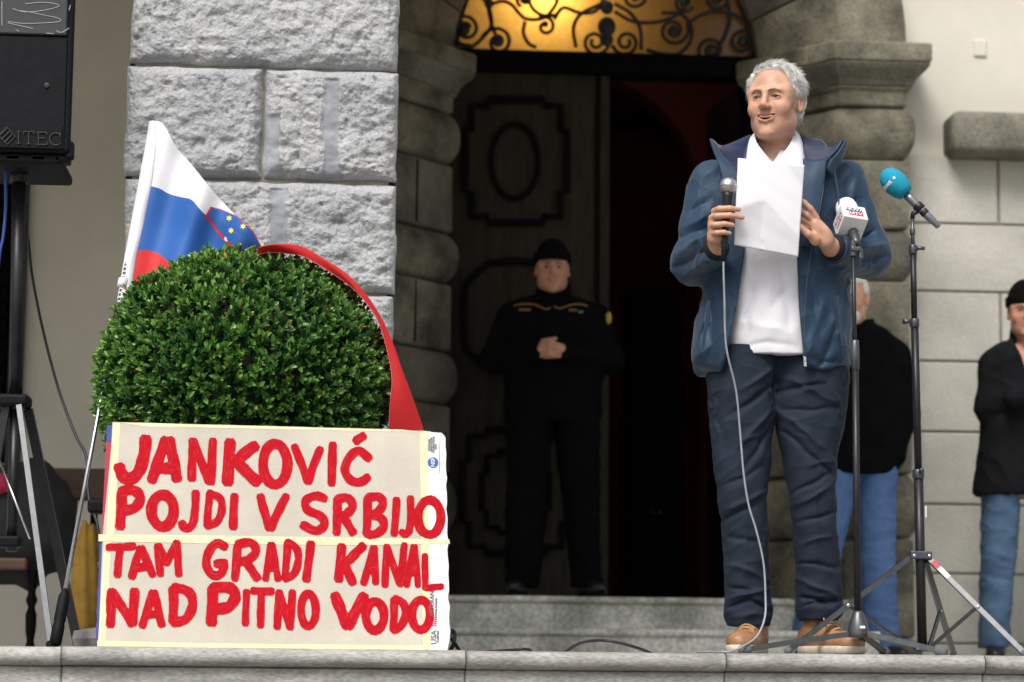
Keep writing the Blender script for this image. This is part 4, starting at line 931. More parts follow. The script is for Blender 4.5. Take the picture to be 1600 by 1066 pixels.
# microphone A
M_WHFOAM = mat('white_foam', (0.80, 0.79, 0.78), .9, vs=60, var=.04, bump=.3, bs=250, bdist=.001)
M_WHPL = mat('white_plastic', (0.80, 0.80, 0.80), .35, vs=20, var=.03)
M_LRED = mat('logo_red', (0.50, 0.01, 0.03), .5); M_LNAVY = mat('logo_navy', (0.02, 0.05, 0.16), .5)
mA, mB = at(1338, 380, YA), at(1319, 316, YA + .16)            # tail to head, pointing up and back at the speaker
ax_ = (mB - mA).normalized()
micA = thing('cube_microphone', 'white foam microphone with white logo cube on the nearer stand', 'microphone', tuple(mA))
MB().add(*lathe([(.010, -.005), (.0125, 0), (.0155, .015), (.0160, .05), (.018, .07)], 16, axis_frame(mA, ax_))).build('handle', M_GUN, micA, True)
X_ = Vector((1, .30, .05)).normalized(); X_ = (X_ - ax_ * X_.dot(ax_)).normalized(); Yv = ax_.cross(X_)
cc = at(1329, 347, YA + .055)
h_ = .040
fm = frame(cc, X_, Yv, ax_)
cube = MB().add(*xf(box(-h_, h_, -h_, h_, -.034, .034, .003, 2), fm)).build('logo_cube', M_WHPL, micA)
# which faces look at the camera
faces = [(X_, Yv), (-X_, Yv), (Yv, X_), (-Yv, X_)]
for n_ in (X_, -X_, Yv, -Yv):
    if n_.y > -.1: continue
    o = cc + n_ * (h_ + .0004); upv = ax_; rt = upv.cross(n_)
    mf = frame(o, rt, upv, n_)
    MB().add(*xf(box(-.026, .026, -.001, .019, 0, .0004), mf)).build('logo_field', M_LNAVY if n_.x > -.5 else M_LNAVY, cube)
    MB().add(*xf(box(-.022, .026, -.022, -.0025, 0, .0004), mf)).build('logo_field', M_LRED, cube)
    for s_, yy in (('NOVA', .009), ('24TV', -.012)):
        V, F = text_mesh(s_, .021, mf @ Matrix.Translation((0, yy, .0009)), .0004); mesh_obj('logo_letters', V, F, M_WHPL, cube)
fo = cc + ax_ * .030
MB().add(*lathe([(.026, .0), (.0335, .006), (.0355, .025), (.035, .045), (.031, .062), (.021, .076), (.008, .082), (.001, .083)], 24, axis_frame(fo, ax_))).build('foam_windscreen', M_WHFOAM, micA, True)
# stand B: tall tripod with braced legs, teal foam microphone
YB = 7.50
stB = thing('microphone_stand', 'tall black tripod stand with braced legs holding the teal foam microphone', 'microphone stand', tuple(at(1440, 1018, YB)))
MB().add(*cyl(at(1441, 1012, YB), at(1435, 735, YB), .0155)).build('lower_tube', M_BLACKM, stB, True)
MB().add(*cyl(at(1435.2, 750, YB), at(1429, 500, YB), .0125)).build('middle_tube', M_BLACKM, stB, True)
MB().add(*cyl(at(1429, 515, YB), at(1426.5, 385, YB), .0098)).build('upper_tube', M_BLACKM, stB, True)
MB().add(*cyl(at(1426.8, 400, YB), at(1425.5, 338, YB), .0062)).build('top_rod', M_GUN, stB, True)
for (px_, py_, r, hh) in ((1426.5, 390, .0135, .030), (1429, 505, .0155, .028), (1435, 741, .019, .030), (1425.8, 362, .009, .02)):
    p = at(px_, py_, YB); V, F = lathe([(r * .9, -hh / 2), (r, -hh / 2 + .003), (r, hh / 2 - .003), (r * .9, hh / 2)], 16, Matrix.Translation(p)); cl = mesh_obj('clamp_collar', V, F, M_GUN, stB, True)
    if r > .012:
        s_ = -1 if py_ == 505 else 1; k_ = -1 if py_ == 741 else 0
        e = p + Vector((s_ * (r + .022), -.012, .002)) if not k_ else p + Vector((.004, -r - .016, .012))
        V, F = tube([p + Vector((s_ * r * .8, -.004, 0)) if not k_ else p + Vector((0, -r * .8, 0)), (p + e) / 2 + Vector((0, 0, .003)), e], [.005, .0065, .009 if py_ == 505 else .006], 10); mesh_obj('wing_screw', V, F, M_GUN, cl, True)
hp = at(1437.5, 868, YB)
hubB = MB().add(*box(hp.x - .034, hp.x + .034, YB - .024, YB + .024, hp.z - .013, hp.z + .013, .004)).build('leg_hub', M_GUN, stB)
for s_ in (-1, 1): MB().add(*bolt((hp.x + s_ * .024, YB - .0245, hp.z - .002), (0, -1, 0), .005)).build('bolt', M_STEEL, hubB)
lp_ = at(1440.5, 1014, YB)
lowB = MB().add(*box(lp_.x - .026, lp_.x + .03, YB - .02, YB + .02, lp_.z - .008, lp_.z + .008, .003)).build('lower_hub', M_GUN, stB)
for s_ in (-1, 1): MB().add(*bolt((lp_.x + s_ * .018, YB - .0205, lp_.z), (0, -1, 0), .005)).build('bolt', M_STEEL, lowB)
for (h0, f0, yf, br) in (((1421, 872), (1232, 1021), YB - .20, None), ((1450, 872), (1600, 1027), YB - .18, (1524, 954)), ((1446, 878), (1490, 1022), YB + .34, (1473, 960))):
    A3 = at(*h0, YB - .006); B3 = at(*f0, yf); B3.z = .01; B3.y = yf
    lg = MB().add(*tube([A3, B3], 0, rect=(.0155, .018))).build('leg', M_GUN, stB)
    MB().add(*ball(B3, .013, 10, 8)).build('rubber_tip', M_RUB, lg, True)
    t = .52; J = A3 + (B3 - A3) * t
    MB().add(*tube([J, Vector((lp_.x + (.02 if f0[0] > 1440 else -.02), YB - .004, lp_.z))], 0, rect=(.010, .013))).build('brace', M_GUN, stB)
    MB().add(*bolt(J + Vector((0, -.010, 0)), (0, -1, 0), .0055)).build('bolt', M_STEEL, lg)
    if f0[0] == 1600:
        for q0, q1, m_ in ((.05, .11, M_LRED), (.12, .22, M_WHPL)):
            p0, p1 = A3 + (B3 - A3) * q0, A3 + (B3 - A3) * q1; MB().add(*tube([p0 + Vector((0, -.0012, .0012)), p1 + Vector((0, -.0012, .0012))], 0, rect=(.0152, .0176))).build('sticker', m_, lg)
p = at(1444, 800, YB); MB().add(*box(p.x - .0, p.x + .0035, YB - .0165, YB - .006, p.z - .018, p.z + .018)).build('sticker', M_WHPL, stB)
# teal microphone
M_TEAL = mat('teal_foam', (0.003, 0.27, 0.40), .85, vs=70, var=.08, bump=.4, bs=260, bdist=.001)
M_SILV = mat('satin_grey_metal', (0.24, 0.245, 0.26), .35, var=.1, metal=.6)
tA, tB = at(1466, 354, YB - .02), at(1386, 274, YB + .02)
tx_ = (tB - tA).normalized(); L_ = (tB - tA).length
micB = thing('teal_microphone', 'black microphone with teal foam cover on the tall tripod stand', 'microphone', tuple(tA))
MB().add(*lathe([(.0055, -.004), (.010, 0), (.0105, .020), (.0125, .024), (.0132, .06), (.013, .085), (.014, .10), (.0145, .125), (.013, .15)], 18, axis_frame(tA, tx_))).build('body', M_SILV, micB, True)
MB().add(*lathe([(.0130, .054), (.0142, .056), (.0142, .07), (.0130, .072)], 18, axis_frame(tA, tx_))).build('switch_ring', M_IRON, micB, True)
fs = tA + tx_ * (L_ - .088)
fr_ = [(.0135, 0), (.026, .002), (.0345, .02), (.0405, .045), (.0395, .068), (.031, .090), (.017, .104), (.001, .109)]
foam = MB().add(*lathe(fr_, 26, axis_frame(fs, tx_))).build('foam_windscreen', M_TEAL, micB, True)
# lettering wrapped on the foam
Vt, Ft = text_mesh('planet', .021, Matrix.Identity(4), .0004)
ctr = fs + tx_ * .050; vz = (CAMP - ctr); vz = (vz - tx_ * vz.dot(tx_)).normalized(); vx = tx_.cross(vz)
rr = np.array([f[0] for f in fr_]); hh = np.array([f[1] for f in fr_])
def wrap(V, along0, ang0, dirn=1):
    out = []
    for x, y, z in V:
        s_ = along0 + y; an = ang0 + dirn * x / .0405; r = np.interp(s_, hh, rr) + .0008 + z
        out.append(tuple(fs + tx_ * s_ + (vz * math.cos(an) + vx * math.sin(an)) * r))
    return np.array(out)
mesh_obj('foam_lettering', wrap(Vt, .060, -.75, 1), Ft, M_WHPL, foam)
Vd, Fd = lathe([(.0045, 0), (.0045, .0006)], 14); mesh_obj('foam_emblem', wrap(Vd, .060, .25), Fd, M_WHPL, foam)
cl_ = MB(); cpt = tA + tx_ * .082; cl_.add(*lathe([(.0138, 0), (.0170, .002), (.0170, .022), (.0138, .024)], 16, axis_frame(cpt - tx_ * .006, tx_))); cl_.add(*tube([at(1425.5, 342, YB), at(1427, 334, YB), cpt + tx_ * .006 - Vector((0, 0, .010))], [.0075, .0085, .009], 10)); cl_.build('swivel_clip', M_BLACKM, stB, True)
# cables on the terrace floor
cable('cable', 'dark cable loop lying on the terrace in front of the steps', [(866, 1030, 8.3), (885, 1018, 8.6), (905, 1006, 8.9), (930, 1001, 9.0), (960, 1003, 9.0), (1000, 1014, 8.9), (1036, 1030, 8.6)], .006, M_CABLEB)
cable('cable', 'black cable bunched at the right foot of the cardboard sign', [(700, 1022, 7.5), (708, 1008, 7.5), (711, 992, 7.52), (706, 985, 7.55), (704, 996, 7.5), (710, 1004, 7.46), (720, 1020, 7.5)], .006, M_CABLEB)
cable('cable', 'short dark cable along the terrace edge left of the steps', [(725, 1021, 7.9), (760, 1018.5, 8), (800, 1016, 8.1), (822, 1014.5, 8.1), (830, 1018, 8.0), (815, 1021, 7.9)], .005, M_CABLEB)
# ================================================================== PEOPLE: implicit surfaces -> one continuous mesh
def A3(v): return np.array(tuple(v), dtype=np.float64)
def smin(a, b, k):
    if k <= 0: return np.minimum(a, b)
    h = np.clip(.5 + .5 * (b - a) / k, 0, 1); return b + (a - b) * h - k * h * (1 - h)
def smax(a, b, k): return -smin(-a, -b, k)
def cone(a, b, ra, rb):
    a, b = A3(a), A3(b); ba = b - a; L2 = ba @ ba
    def f(p):
        q = p - a; t = np.clip((q @ ba) / L2, 0, 1); return np.sqrt(((q - t[:, None] * ba) ** 2).sum(1)) - (ra + (rb - ra) * t)
    return f
def ell(c, r, R=None):
    c, r = A3(c), np.array(r, float); R_ = None if R is None else np.array(R, float)
    def f(p):
        q = p - c
        if R_ is not None: q = q @ R_.T
        k0 = np.sqrt(((q / r) ** 2).sum(1)); k1 = np.sqrt(((q / (r * r)) ** 2).sum(1)); return k0 * (k0 - 1) / (k1 + 1e-9)
    return f
def loft(st, n=2.0, cap=.012):
    """stations (z, cx, cy, ax, ay) from any order; super-ellipse sections"""
    st = np.array(sorted(st), float); D = catmull(st, 6); o = np.argsort(D[:, 0]); D = D[o]; z0, z1 = st[0, 0], st[-1, 0]
    def f(p):
        z = np.clip(p[:, 2], z0, z1); cx = np.interp(z, D[:, 0], D[:, 1]); cy = np.interp(z, D[:, 0], D[:, 2]); ax = np.interp(z, D[:, 0], D[:, 3]); ay = np.interp(z, D[:, 0], D[:, 4])
        u = np.abs((p[:, 0] - cx) / ax); v = np.abs((p[:, 1] - cy) / ay); r = (u ** n + v ** n) ** (1 / n)
        d = (r - 1) * np.minimum(ax, ay) * np.where(u > v, ax / np.minimum(ax, ay), 1.0) ** .5
        return smax(d, np.maximum(p[:, 2] - z1, z0 - p[:, 2]), cap)
    return f
def union(items, k=.02):
    its = []
    for it in items:
        fn, kk, op = (it, k, '+') if callable(it) else ((it[0], it[1], '+') if len(it) == 2 else it); its.append((fn, kk, op))
    def f(p):
        if len(p) > 600 and len(its) > 6:      # skip prims too far from this chunk to matter
            c = (p.min(0) + p.max(0)) / 2; rad = np.linalg.norm(p.max(0) - c) * 1.25; c = c[None]
            cv = [fn(c)[0] for fn, kk, op in its]; dc = min(v for v, t in zip(cv, its) if t[2] == '+')
            use = [t for v, t in zip(cv, its) if (t[2] == '+' and v - rad < max(dc, -.02) + rad + .09) or (t[2] == '-' and -v + rad > dc - rad - .09)]
        else: use = its
        d = None
        for fn, kk, op in use:
            v = fn(p); d = v if d is None else (smin(d, v, kk) if op == '+' else smax(d, -v, kk))
        return d
    return f
def wob(p, s, seed=0):
    """cheap smooth wobble in about [-1,1]"""
    x, y, z = p[:, 0] * s[0], p[:, 1] * s[1], p[:, 2] * s[2]; a = seed * 1.7
    return (np.sin(x + 1.3 * np.sin(z * .9 + a) + a) * np.cos(z + 1.1 * np.sin(y * 1.2 + 2 * a)) + .5 * np.sin(2.1 * x - 1.7 * z + y + 3 * a) * np.cos(1.9 * y + a)) / 1.3
def creases(segs, yc=None, k=1.0):
    """segs: (a, b, amp, width): positive amp raises a ridge, negative cuts a valley; folds run across the front (y < yc)"""
    S_ = [(A3(a)[[0, 2]], A3(b)[[0, 2]], am * k, w) for a, b, am, w in segs]
    def f(p):
        o = np.zeros(len(p)); lo_, hi_ = p.min(0)[[0, 2]], p.max(0)[[0, 2]]; P2 = p[:, [0, 2]] + .006 * np.stack([wob(p, (31, 20, 37), 2), wob(p, (35, 18, 29), 6)], -1)
        for a, b, am, w in S_:
            if np.any(np.minimum(a, b) - 3 * w > hi_) or np.any(np.maximum(a, b) + 3 * w < lo_): continue
            ba = b - a; q = P2 - a; t = np.clip((q @ ba) / (ba @ ba), 0, 1); d2 = ((q - t[:, None] * ba) ** 2).sum(1)
            o += am * np.exp(-(d2 / (w * w)) ** .82) * (.25 + .75 * np.sin(t * math.pi * .9 + .1))
        if yc is not None: o *= np.clip((yc - p[:, 1]) / .05, 0, 1)
        return o
    return f
def sdf_mesh(fn, lo, hi, h, B=8):
    lo = np.array(lo, float); hi = np.array(hi, float); nb = np.ceil((hi - lo) / (h * B)).astype(int)
    I = np.stack(np.meshgrid(*[np.arange(n) for n in nb], indexing='ij'), -1).reshape(-1, 3)
    c = lo + (I + .5) * B * h; d = fn(c); I = I[np.abs(d) < B * h * .87 * 1.35 + .006]
    g = np.stack(np.meshgrid(*[np.arange(B + 1)] * 3, indexing='ij'), -1).reshape(-1, 3); Vv, keys, edges = [], [], []
    dims = nb * B + 4; per = 48
    def key(ix): return (ix[..., 0] * dims[1] + ix[..., 1]) * dims[2] + ix[..., 2]
    off = np.array([[i, j, k] for i in (0, 1) for j in (0, 1) for k in (0, 1)])
    ck_ = ((I[:, 0] // 3) * 4096 + I[:, 1] // 3) * 4096 + I[:, 2] // 3; od = np.argsort(ck_, kind='stable'); I = I[od]; cuts = np.flatnonzero(np.diff(ck_[od])) + 1
    for J in np.split(I, cuts):
        P = lo + ((J * B)[:, None, :] + g[None]) * h
        D = fn(P.reshape(-1, 3)).reshape(-1, B + 1, B + 1, B + 1)
        S8 = np.stack([D[:, o[0]:B + o[0], o[1]:B + o[1], o[2]:B + o[2]] for o in off], -1); neg = S8 < 0; act = neg.any(-1) & ~neg.all(-1)
        bi, ci, cj, ck = np.nonzero(act)
        if len(bi) == 0: continue
        v8 = S8[bi, ci, cj, ck]; acc = np.zeros((len(bi), 3)); cnt = np.zeros(len(bi))
        for a in range(8):
            for ax in range(3):
                b = a | (4 >> ax)
                if b == a: continue
                cr_ = (v8[:, a] < 0) != (v8[:, b] < 0); t = np.where(cr_, v8[:, a] / np.where(cr_, v8[:, a] - v8[:, b], 1), 0)
                pt = off[a][None] + t[:, None] * (off[b] - off[a])[None]; acc += np.where(cr_[:, None], pt, 0); cnt += cr_
        cell = J[bi] * B + np.stack([ci, cj, ck], -1); Vv.append(lo + (cell + acc / cnt[:, None]) * h); keys.append(key(cell))
        for ax in range(3):
            b = 4 >> ax; cr_ = (v8[:, 0] < 0) != (v8[:, b] < 0); edges.append((cell[cr_], ax, v8[cr_, 0] < 0))
    V = np.concatenate(Vv); K = np.concatenate(keys); o = np.argsort(K); V, K = V[o], K[o]; Q = []
    E = np.eye(3, dtype=int)
    for cell, ax, ng in edges:
        if len(cell) == 0: continue
        u, v = E[(ax + 1) % 3], E[(ax + 2) % 3]; ids = []; ok = np.ones(len(cell), bool)
        for dlt in (0 * u, u, u + v, v):
            k = key(cell - dlt); i = np.clip(np.searchsorted(K, k), 0, len(K) - 1); ok &= K[i] == k; ids.append(i)
        q = np.stack(ids, -1); q = np.where(ng[:, None], q, q[:, ::-1])[ok]; Q.append(q)
    return V, np.concatenate(Q)
def quads_obj(name, V, Q, mat_, parent=None, loc=None):
    me = bpy.data.meshes.new(name); o = bpy.data.objects.new(name, me); COL.objects.link(o)
    if parent is not None: o.parent = parent; off = root_loc(parent)
    else: off = np.array(loc, float); o.location = off
    me.vertices.add(len(V)); me.vertices.foreach_set('co', (V - off).ravel()); me.loops.add(Q.size); me.loops.foreach_set('vertex_index', Q.ravel().astype(np.int32))
    me.polygons.add(len(Q)); me.polygons.foreach_set('loop_start', (np.arange(len(Q)) * 4).astype(np.int32)); me.polygons.foreach_set('use_smooth', np.ones(len(Q), bool))
    me.materials.append(mat_); me.update(calc_edges=True); me.validate(); return o
def surf(name, fn, lo, hi, h, mat_, parent=None, loc=None):
    V, Q = sdf_mesh(fn, lo, hi, h); return quads_obj(name, V, Q, mat_, parent, loc)
def patch(ctrl, nu=6, nv=6):
    """smooth surface through a grid of control points (rows x cols x 3)"""
    C = np.array([[tuple(p) for p in r] for r in ctrl], float); R = np.array([catmull(r, nv) for r in C]); return np.array([catmull(R[:, j], nu) for j in range(R.shape[1])]).transpose(1, 0, 2)

def head_prims(c, Fv, Uv, hs=1.0, smile=0.0, fat=1.0):
    """list of prims (fn,k,op) of a face; returns also the local->world map. local axes: x to the head's own left, y forward, z up"""
    Fv = Vector(Fv).normalized(); Uv = Vector(Uv); Lv = Uv.cross(Fv).normalized() * -1.0; Lv = Fv.cross(Uv).normalized() * -1.0; Uv = Fv.cross(Lv) * 1.0
    if Uv.z < 0: Uv = -Uv
    R = np.array([Lv[:], Fv[:], Uv[:]]) / hs; c = A3(c)
    def W(x, y, z): return c + (np.array([x, y, z]) * hs) @ (R * hs)
    def loc(f):
        return lambda p: f(((p - c) @ R.T)) * hs
    P = []
    def e(cc, r, k=.02, op='+'): P.append((loc(ell(cc, r)), k, op))
    def co(a, b, ra, rb, k=.012, op='+'): P.append((loc(cone(a, b, ra, rb)), k, op))
    e((0, -.018, .036), (.076, .096, .078)); e((0, .022, -.030), (.063 * fat, .066, .088), .03); e((0, .026, -.082), (.054 * fat, .052, .042), .03); e((0, .070, -.110), (.024, .018, .016), .022)
    for s in (-1, 1):
        e((s * .041 * fat, .056, -.032), (.025, .022, .024), .022); co((s * .010, .086, .021), (s * .042, .072, .022), .0095, .008, .012)
        e((s * .056, .040, .014), (.016, .026, .030), .02)
        e((s * .055 * fat, .004, -.066), (.014, .026, .028), .025)
    co((0, .088, .012), (0, .1065, -.027), .0075, .0112, .014)
    for s in (-1, 1): e((s * .0125, .098, -.033), (.0080, .010, .0070), .009)
    for s in (-1, 1): e((s * .031, .101, .002), (.0155, .016, .0105), .012, '-')
    for s in (-1, 1): e((s * .031, .0712, .0005), (.0155, .0145, .0120), .004)
    for s in (-1, 1): e((s * .0315, .092, -.0006), (.0130, .012, .0023 if smile else .0034), .002, '-')
    # lips and mouth
    up_ = .008 * smile; wd = .024 + .005 * smile; zc_ = -.0625
    for s in (-1, 1):
        co((0, .0880, zc_ + .0065), (s * wd * .55, .0868, zc_ + .0060), .0046, .0042, .005); co((s * wd * .55, .0868, zc_ + .0060), (s * wd, .0800, zc_ + up_), .0042, .0026, .005)
        co((0, .0860, zc_ - .0105 - .0025 * smile), (s * wd * .6, .0845, zc_ - .006 - .001 * smile), .0056, .0050, .006); co((s * wd * .6, .0845, zc_ - .006 - .001 * smile), (s * wd, .0800, zc_ + up_ - .001), .0048, .0026, .006)
        if smile: co((s * .021, .095, -.034), (s * .038, .0800, -.060), .0034, .0026, .005, '-'); e((s * .038 * fat, .062, -.034), (.018, .015, .016), .018)
    if smile:
        for t in np.linspace(-1, 1, 9): e((t * wd * .80, .088 - .006 * t * t, zc_ - .0025 + .0085 * t * t), (.0065, .020, .0066 * (1 - .72 * t * t)), .002, '-')
    else: co((-wd * .8, .0900, zc_ - .002), (wd * .8, .0900, zc_ - .002), .0016, .0016, .003, '-')
    for s in (-1, 1):
        e((s * .078, -.012, -.006), (.010, .019, .032), .008); e((s * .088, -.006, .000), (.0075, .010, .019), .005, '-'); e((s * .081, -.008, -.030), (.008, .009, .010), .008)
    return P, W, R, c
M_SKIN = mat('skin', (0.55, 0.305, 0.205), .5, vs=22, var=.13, bump=.3, bs=200, bdist=.0015, sss=.22, attr='Col', spec=.45, fine=(130, .05))
M_EYEW = mat('eye_white', (0.28, 0.25, 0.23), .2, var=.02); M_IRIS = mat('iris', (0.025, 0.018, 0.012), .15, var=.2); M_TEETH = mat('teeth', (0.72, 0.66, 0.56), .3, var=.05)
M_GREYHAIR = mat('grey_hair', (0.46, 0.455, 0.44), .6, vs=60, col2=(0.80, 0.79, 0.76), ramp=(.35, .65), bump=.5, bs=120, stretch=(1, 1, .35))
M_BROW = mat('brow_hair', (0.15, 0.105, 0.08), .8, var=.2)
def eye_set(p_, W, look, hs, brow_m, br=.0022):
    for s in (-1, 1):
        ey = MB().add(*ball(W(s * .031, .0712, .0005), .0126 * hs, 14, 10)).build('eye', M_EYEW, p_, True); MB().add(*ball(Vector(W(s * .031, .0712, .0005)) + look * .0036, .0101 * hs, 12, 8)).build('iris', M_IRIS, ey, True)
        MB().add(*tube(catmull([W(s * x, y, z) for x, y, z in ((.0185, .0845, .0005), (.0245, .0868, .0030), (.0315, .0865, .0038), (.0385, .0835, .0030), (.0445, .0775, .0))], 4), [.0006] + [.0013] * 15 + [.0007], 6)).build('eyelash', M_LASH, p_, True)
        MB().add(*tube(catmull([W(s * x, y, z) for x, y, z in ((.0125, .0970, .0165), (.022, .0960, .0195), (.033, .0905, .0205), (.0445, .079, .0155))], 4), [br * (.5 + .5 * math.sin(math.pi * min(1, t * 1.1 + .15))) for t in np.linspace(0, 1, 13)], 8)).build('eyebrow', brow_m, p_, True)
M_LASH = mat('lash', (0.03, 0.018, 0.012), .8)
def ridge(p, s, seed, sharp=3): return (1 - np.abs(wob(p, s, seed))) ** sharp
def face_colours(o, R, c, hs, smile):
    V = np.empty(len(o.data.vertices) * 3); o.data.vertices.foreach_get('co', V); V = V.reshape(-1, 3) + root_loc(o); q = (V - c) @ R.T
    C = np.ones((len(V), 3)); inh = (q[:, 1] > .03) & (np.abs(q[:, 0]) < .07) & (np.abs(q[:, 2]) < .13)
    def blob(cc, r, col, s=1.0):
        nonlocal C
        w = np.exp(-(((q - np.array(cc)) / np.array(r)) ** 2).sum(1) * 1.2)[:, None] * s; C = C * (1 - w) + C * np.array(col) * w
    up_ = .008 * smile
    for t in np.linspace(-1, 1, 9):
        z = -.057 + up_ * .5 * abs(t); blob((t * .025, .088 - .006 * abs(t), z), (.006, .012, .0042), (.86, .56, .54), .9); blob((t * .024, .087 - .005 * abs(t), -.0755 + .016 * abs(t) ** 2), (.006, .012, .005), (.86, .56, .54), .9)
    for s in (-1, 1): blob((s * .042, .06, -.030), (.022, .03, .018), (1.02, .74, .70), .75); blob((s * .078, -.01, -.006), (.02, .03, .04), (1.0, .74, .70), .8)
    blob((0, .11, -.028), (.014, .02, .014), (1.0, .72, .68), .8)
    blob((0, .085, -.09), (.03, .03, .02), (.93, .90, .90), .5)
    set_col(o, np.clip(C, 0, 1.3))
# ------------------------------------------------------------------ the man speaking
Y0 = 7.45; K0 = ppm(Y0)
def pt(px, py, dy=0.0): return A3(at(px, py, Y0 + dy))
def tab(rows, Y=Y0):
    """(py, x_left, x_right, dy, half_depth) -> loft stations"""
    out = []
    for py, xl, xr, dy, hd in rows:
        p = at((xl + xr) / 2, py, Y + dy); out.append((p.z, p.x, p.y, (xr - xl) / 2 / ppm(Y + dy), hd))
    return out
base_p = at(1228, 1022, Y0); LOC = (base_p.x, Y0, 0.0)
SL, EL, WL = pt(1112, 288, .03), pt(1084, 409, .0), pt(1121, 385, -.205)
SR, ER, WR = pt(1318, 286, .03), pt(1357, 399, .0), pt(1299, 387, -.2)
hc = pt(1211, 159, -.03)
yawh = math.radians(30); pit = math.radians(-2)
HF = Vector((-math.sin(yawh) * math.cos(pit), -math.cos(yawh) * math.cos(pit), math.sin(pit))); HU = Vector((.03, .0, 1)).normalized()
HP, HW, HR, HC = head_prims(hc, HF, HU, 1.03, smile=1.0, fat=1.0)
nk = pt(1214, 262, .035)
body = list(HP)
body += [(ell(pt(1214, 588, .03), (.12, .065, .06)), .05), (cone(HW(0, -.030, -.07), nk, .054, .064), .022), (ell(HW(0, .030, -.108), (.040, .034, .016)), .02)]
body += [(loft(tab([(250, 1170, 1256, .03, .06), (275, 1125, 1302, .03, .085), (330, 1122, 1305, .02, .10), (450, 1128, 1295, .01, .11), (540, 1132, 1292, .02, .09), (575, 1150, 1280, .02, .06)])), .04)]
for (S_, E_, W_) in ((SL, EL, WL), (SR, ER, WR)): body += [(cone(S_, E_, .05, .042), .03), (cone(E_, W_, .042, .028), .02)]
for (hx, kx, ax2, ky, ay) in ((1160, 1163, 1170, 770, 975), (1268, 1270, 1281, 765, 962)):
    body += [(cone(pt(hx, 615, .02), pt(kx, ky, .01), .070, .048), .03), (cone(pt(kx, ky, .01), pt(ax2, ay, .03), .048, .036), .02)]
# right hand: fist round the microphone, fingers crossing in front and pinching the sheet
HD = [(ell(pt(1114, 352, -.238), (.0165, .032, .036)), .012), (cone(WL, pt(1118, 372, -.235), .027, .026), .015), (ell(pt(1125, 374, -.247), (.021, .020, .0135)), .012)]
for (k, m1, m2, tip, r) in (((1116, 330), (1124, 326.5), (1140, 325.5), (1154, 327.5), .0094), ((1112, 341), (1119, 338), (1140, 336.5), (1160, 340), .0096), ((1111, 353), (1118, 351.5), (1132, 350), (1145, 352), .0092), ((1113, 365), (1120, 364), (1131, 363), (1140, 365), .0082)):
    HD += [(cone(pt(*k, -.244), pt(*m1, -.283), r * 1.08, r * 1.04), .004), (cone(pt(*m1, -.283), pt(*m2, -.296), r * 1.04, r * .94), .003), (cone(pt(*m2, -.296), pt(*tip, -.291), r * .96, r * .80), .002)]
HD += [(cone(pt(1122, 372, -.228), pt(1138, 348, -.222), .0135, .011), .008), (cone(pt(1138, 348, -.222), pt(1152, 334, -.240), .011, .0092), .004)]
body += [(f, k) for f, k in HD]
# left hand: open palm towards us, fingers slipping behind the sheet
ang = Vector(pt(1268, 335, -.24) - pt(1297, 388, -.22)).normalized(); pr = Vector((0, -1, 0)); px_ = ang.cross(pr).normalized(); pr = px_.cross(ang)
HL = [(ell(pt(1281, 361, -.236), (.0255, .043, .0155), [px_[:], ang[:], pr[:]]), .012), (cone(WR, pt(1291, 378, -.225), .027, .026), .015), (ell(pt(1272, 374, -.246), (.016, .021, .0135), [px_[:], ang[:], pr[:]]), .012), (ell(pt(1293, 366, -.24), (.013, .026, .0125), [px_[:], ang[:], pr[:]]), .012)]
for ch in ([(1276, 341, -.24), (1266, 326, -.250), (1257, 317, -.252), (1246, 310, -.245)], [(1271, 345, -.236), (1262, 336, -.240), (1253, 330, -.238), (1242, 325, -.232)], [(1268, 351, -.228), (1256, 344, -.226), (1244, 340, -.222)], [(1268, 358, -.222), (1255, 354, -.218), (1244, 352, -.215)]):
    for i in range(len(ch) - 1): HL.append((cone(pt(*ch[i]), pt(*ch[i + 1]), .0102 - .0008 * i, .0096 - .0008 * i), .004))
for a, b, r0, r1 in (((1275, 374, -.246), (1263, 366, -.258), .0135, .0115), ((1263, 366, -.258), (1250, 355, -.262), .0112, .0098), ((1250, 355, -.262), (1243, 347, -.261), .0098, .0085)): HL.append((cone(pt(*a), pt(*b), r0, r1), .005))
body += HL
per = surf('person', union(body, .02), (LOC[0] - .45, Y0 - .36, .05), (LOC[0] + .45, Y0 + .25, 1.92), .0036, M_SKIN, None, LOC)
tag(per, 'smiling grey-haired man in open blue jacket and white shirt holding microphone and paper', 'person')
face_colours(per, HR, HC, 1.03, 1.0)
def HWv(x, y, z): return Vector(HW(x, y, z))
eye_set(per, HW, (Vector(HF) + Vector((-.12, 0, .02))).normalized(), 1.03, M_BROW, .0028)
MB().add(*tube(catmull([HW(x, .0832 - 5 * x * x, -.0608 + 5.5 * x * x) for x in (-.021, -.011, 0, .011, .021)], 4), [.0022] + [.0037] * 15 + [.0022], 8)).build('upper_teeth', M_TEETH, per, True)
M_MOUTH = mat('mouth_inside', (0.045, 0.010, 0.008), .5)
MB().add(*ball(HW(0, .0745, -.064), (.022, .0075, .0075), 12, 8, R=HR * 1.03)).build('mouth_inside', M_MOUTH, per, True)
